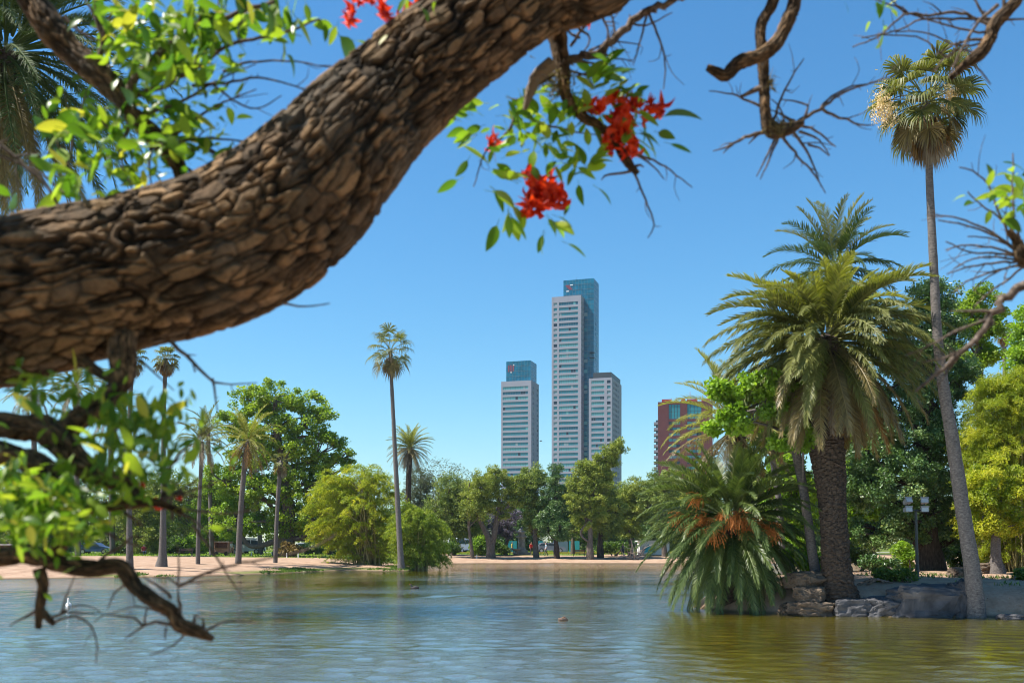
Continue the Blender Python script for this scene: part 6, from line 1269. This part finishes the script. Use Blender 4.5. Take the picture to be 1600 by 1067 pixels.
# ---- mossy tuft where the hanging twigs meet, and old husk at the flower branch
mb = MB(); r_ = np.random.default_rng(4)
for cx_, cy_, Yc_, sx, sy, nn in [(1215, 200, 3.1, 16, 9, 260), (870, 130, 2.95, 22, 18, 300), (1203, 130, 3.1, 5, 8, 60)]:
    for k in range(nn):
        p = Pw(cx_ + r_.normal(0, .6) * sx, cy_ + r_.normal(0, .6) * sy, Yc_ + r_.normal(0, .02)); d = nrm(r_.normal(0, 1, 3)) * r_.uniform(.015, .045); s_ = nrm(np.cross(d, r_.normal(0, 1, 3))) * .0022; mb.add([p - s_, p + s_, p + d], [(0, 1, 2)], r_.random())
tagp(mb.build('moss_tuft', G['frond_old'], CT), kind='stuff')
mb = MB(); tube(mb, [Pw(862, 98, 2.9), Pw(838, 122, 2.9), Pw(826, 150, 2.9), Pw(818, 178, 2.9)], [.022, .018, .014, .003], 9, step=.012, disp=lambda s, a, r: r * .35 * (hash2(np.floor(s * 90), np.floor(a * 2), 3) - .5)); mb.build('dry_husk', G['frond_dead'], CT, smooth=False)
# ================================================================= the second tree, entering from the right edge
g2 = g1(2.75, 3.2)
CT2 = root('bare_twigged_tree', (2.75, 3.2, g2), 'tree reaching in from the right edge with bare grey twigs and few leaves', 'tree'); CTX[0] = CT2
barktube('trunk', CT2, [(2.75, 3.2, g2 - .3), (2.72, 3.2, 1.6), (2.6, 3.15, 2.8), (2.45, 3.1, 4.2), (2.3, 3.1, 5.0)], [.2, .16, .13, .10, .07], .1, 11, .02, 90, .03, 9)
limb([(1960, 200, 34), (1800, -60, 22), (1700, -110, 16), (1625, -60, 12), (1585, 5, 10), (1556, 36, 9), (1546, 62, 8), (1530, 85, 8), (1505, 104, 5), (1486, 122, 3)], 3.1, seed=31)
limb([(1990, 520, 26), (1800, 470, 16), (1700, 430, 13), (1640, 420, 11), (1600, 405, 9), (1590, 380, 7), (1575, 360, 4)], 3.0, seed=32)
limb([(1990, 560, 24), (1800, 480, 14), (1680, 430, 9), (1612, 440, 8), (1578, 460, 7), (1552, 490, 6), (1532, 524, 5), (1492, 560, 4), (1455, 590, 3), (1430, 612, 1.5)], 2.8, seed=33, bark=False)
TW2 = [([(1545, 40), (1502, 20), (1452, 24), (1412, 24), (1372, 58), (1332, 74)], 4, 3.1), ([(1560, 30), (1500, 30), (1442, 30), (1402, 48), (1346, 60)], 3.2, 3.1), ([(1560, 10), (1530, 32), (1502, 80), (1482, 122)], 4.5, 3.), ([(1545, 62), (1502, 66), (1462, 86)], 4, 3.1), ([(1550, 50), (1520, 50), (1480, 40), (1420, 20), (1380, -10)], 3, 3.1), ([(1545, 62), (1520, 72), (1490, 70), (1452, 52), (1400, 50)], 2.6, 3.1), ([(1540, 80), (1520, 95), (1540, 120), (1548, 132)], 2.6, 3.1), ([(1500, 66), (1480, 90), (1440, 60), (1380, 55)], 2.4, 3.1), ([(1575, 20), (1560, -10), (1530, -30)], 5, 3.1), ([(1556, 34), (1590, 30), (1625, 32)], 3, 3.1), ([(1548, 40), (1530, 10), (1510, -20)], 4, 3.1), ([(1530, 86), (1500, 78), (1470, 96), (1462, 112)], 2.6, 3.1), ([(1420, 24), (1400, 10), (1350, -5)], 2.4, 3.1),
 ([(1600, 400), (1560, 372), (1510, 352), (1465, 344)], 3.6, 3.), ([(1598, 402), (1555, 366), (1500, 342), (1448, 336)], 3.2, 3.), ([(1598, 400), (1540, 385), (1500, 384), (1478, 392)], 3, 3.), ([(1600, 404), (1560, 396), (1520, 395), (1478, 378)], 3.2, 3.), ([(1602, 408), (1550, 412), (1510, 418), (1480, 428)], 3.2, 3.), ([(1602, 412), (1550, 425), (1510, 440), (1490, 458)], 2.8, 3.), ([(1604, 408), (1560, 402), (1520, 405), (1490, 420)], 2.8, 3.), ([(1600, 398), (1580, 370), (1560, 330), (1545, 290), (1520, 268), (1500, 262)], 3, 3.), ([(1602, 396), (1585, 340), (1583, 270), (1583, 240)], 3, 3.), ([(1604, 412), (1570, 440), (1540, 462), (1522, 480)], 3, 3.), ([(1604, 404), (1575, 384), (1545, 372), (1512, 370)], 2.6, 3.), ([(1604, 400), (1575, 352), (1535, 322), (1512, 300)], 2.8, 3.), ([(1604, 415), (1575, 418), (1545, 432), (1520, 455)], 2.8, 3.),
 ([(1532, 524), (1552, 500), (1500, 514), (1452, 540), (1414, 556)], 4.2, 2.8), ([(1546, 488), (1512, 486), (1485, 487)], 4, 2.8), ([(1520, 530), (1505, 545), (1470, 560), (1440, 566)], 3.4, 2.8), ([(1500, 552), (1480, 580), (1462, 604)], 3, 2.8)]
for k, t in enumerate(TW2):
    pts, r0, Y = t[:3]; r0 *= .72; m = len(pts); limb([(x, y, r0 + (1.0 - r0) * i / (m - 1)) for i, (x, y) in enumerate(pts)], Y, 'twig', 700 + k, bark=False)
put_leaves([(1380, 42, 4, 6, 1, 52, 3.05, -95), (1360, 34, 3, 3, 1, 30, 3.05, 200), (1368, 8, 6, 4, 2, 30, 3.05, 235), (1385, 8, 8, 6, 3, 32, 3.05, None), (1395, 15, 4, 4, 1, 28, 3.05, -80), (1510, 306, 3, 3, 1, 34, 2.95, 180), (1545, 280, 3, 3, 1, 36, 2.95, 140), (1520, 318, 3, 3, 1, 30, 2.95, 215), (1560, 300, 16, 10, 8, 34, 2.95, None), (1590, 275, 14, 14, 10, 34, 2.95, None), (1590, 320, 16, 16, 10, 32, 2.95, None), (1560, 335, 14, 10, 5, 28, 2.95, None), (1605, 250, 10, 8, 4, 36, 2.95, 10), (1320, 8, 2, 2, 1, 18, 3.05, -90)], 15, 60)

# ================================================================= air
am, n, b, L = mnew('thin_haze'); n.nodes.remove(b)
pv = n.nodes.new('ShaderNodeVolumePrincipled'); pv.inputs['Color'].default_value = (.6, .8, 1, 1); pv.inputs['Density'].default_value = .00009; pv.inputs['Anisotropy'].default_value = .2
L(pv.outputs[0], n.nodes['Material Output'].inputs['Volume'])
mb = MB(); box(mb, -1550, 1550, -70, 2560, -2.6, 175); tagp(mb.build('haze', am), kind='stuff')
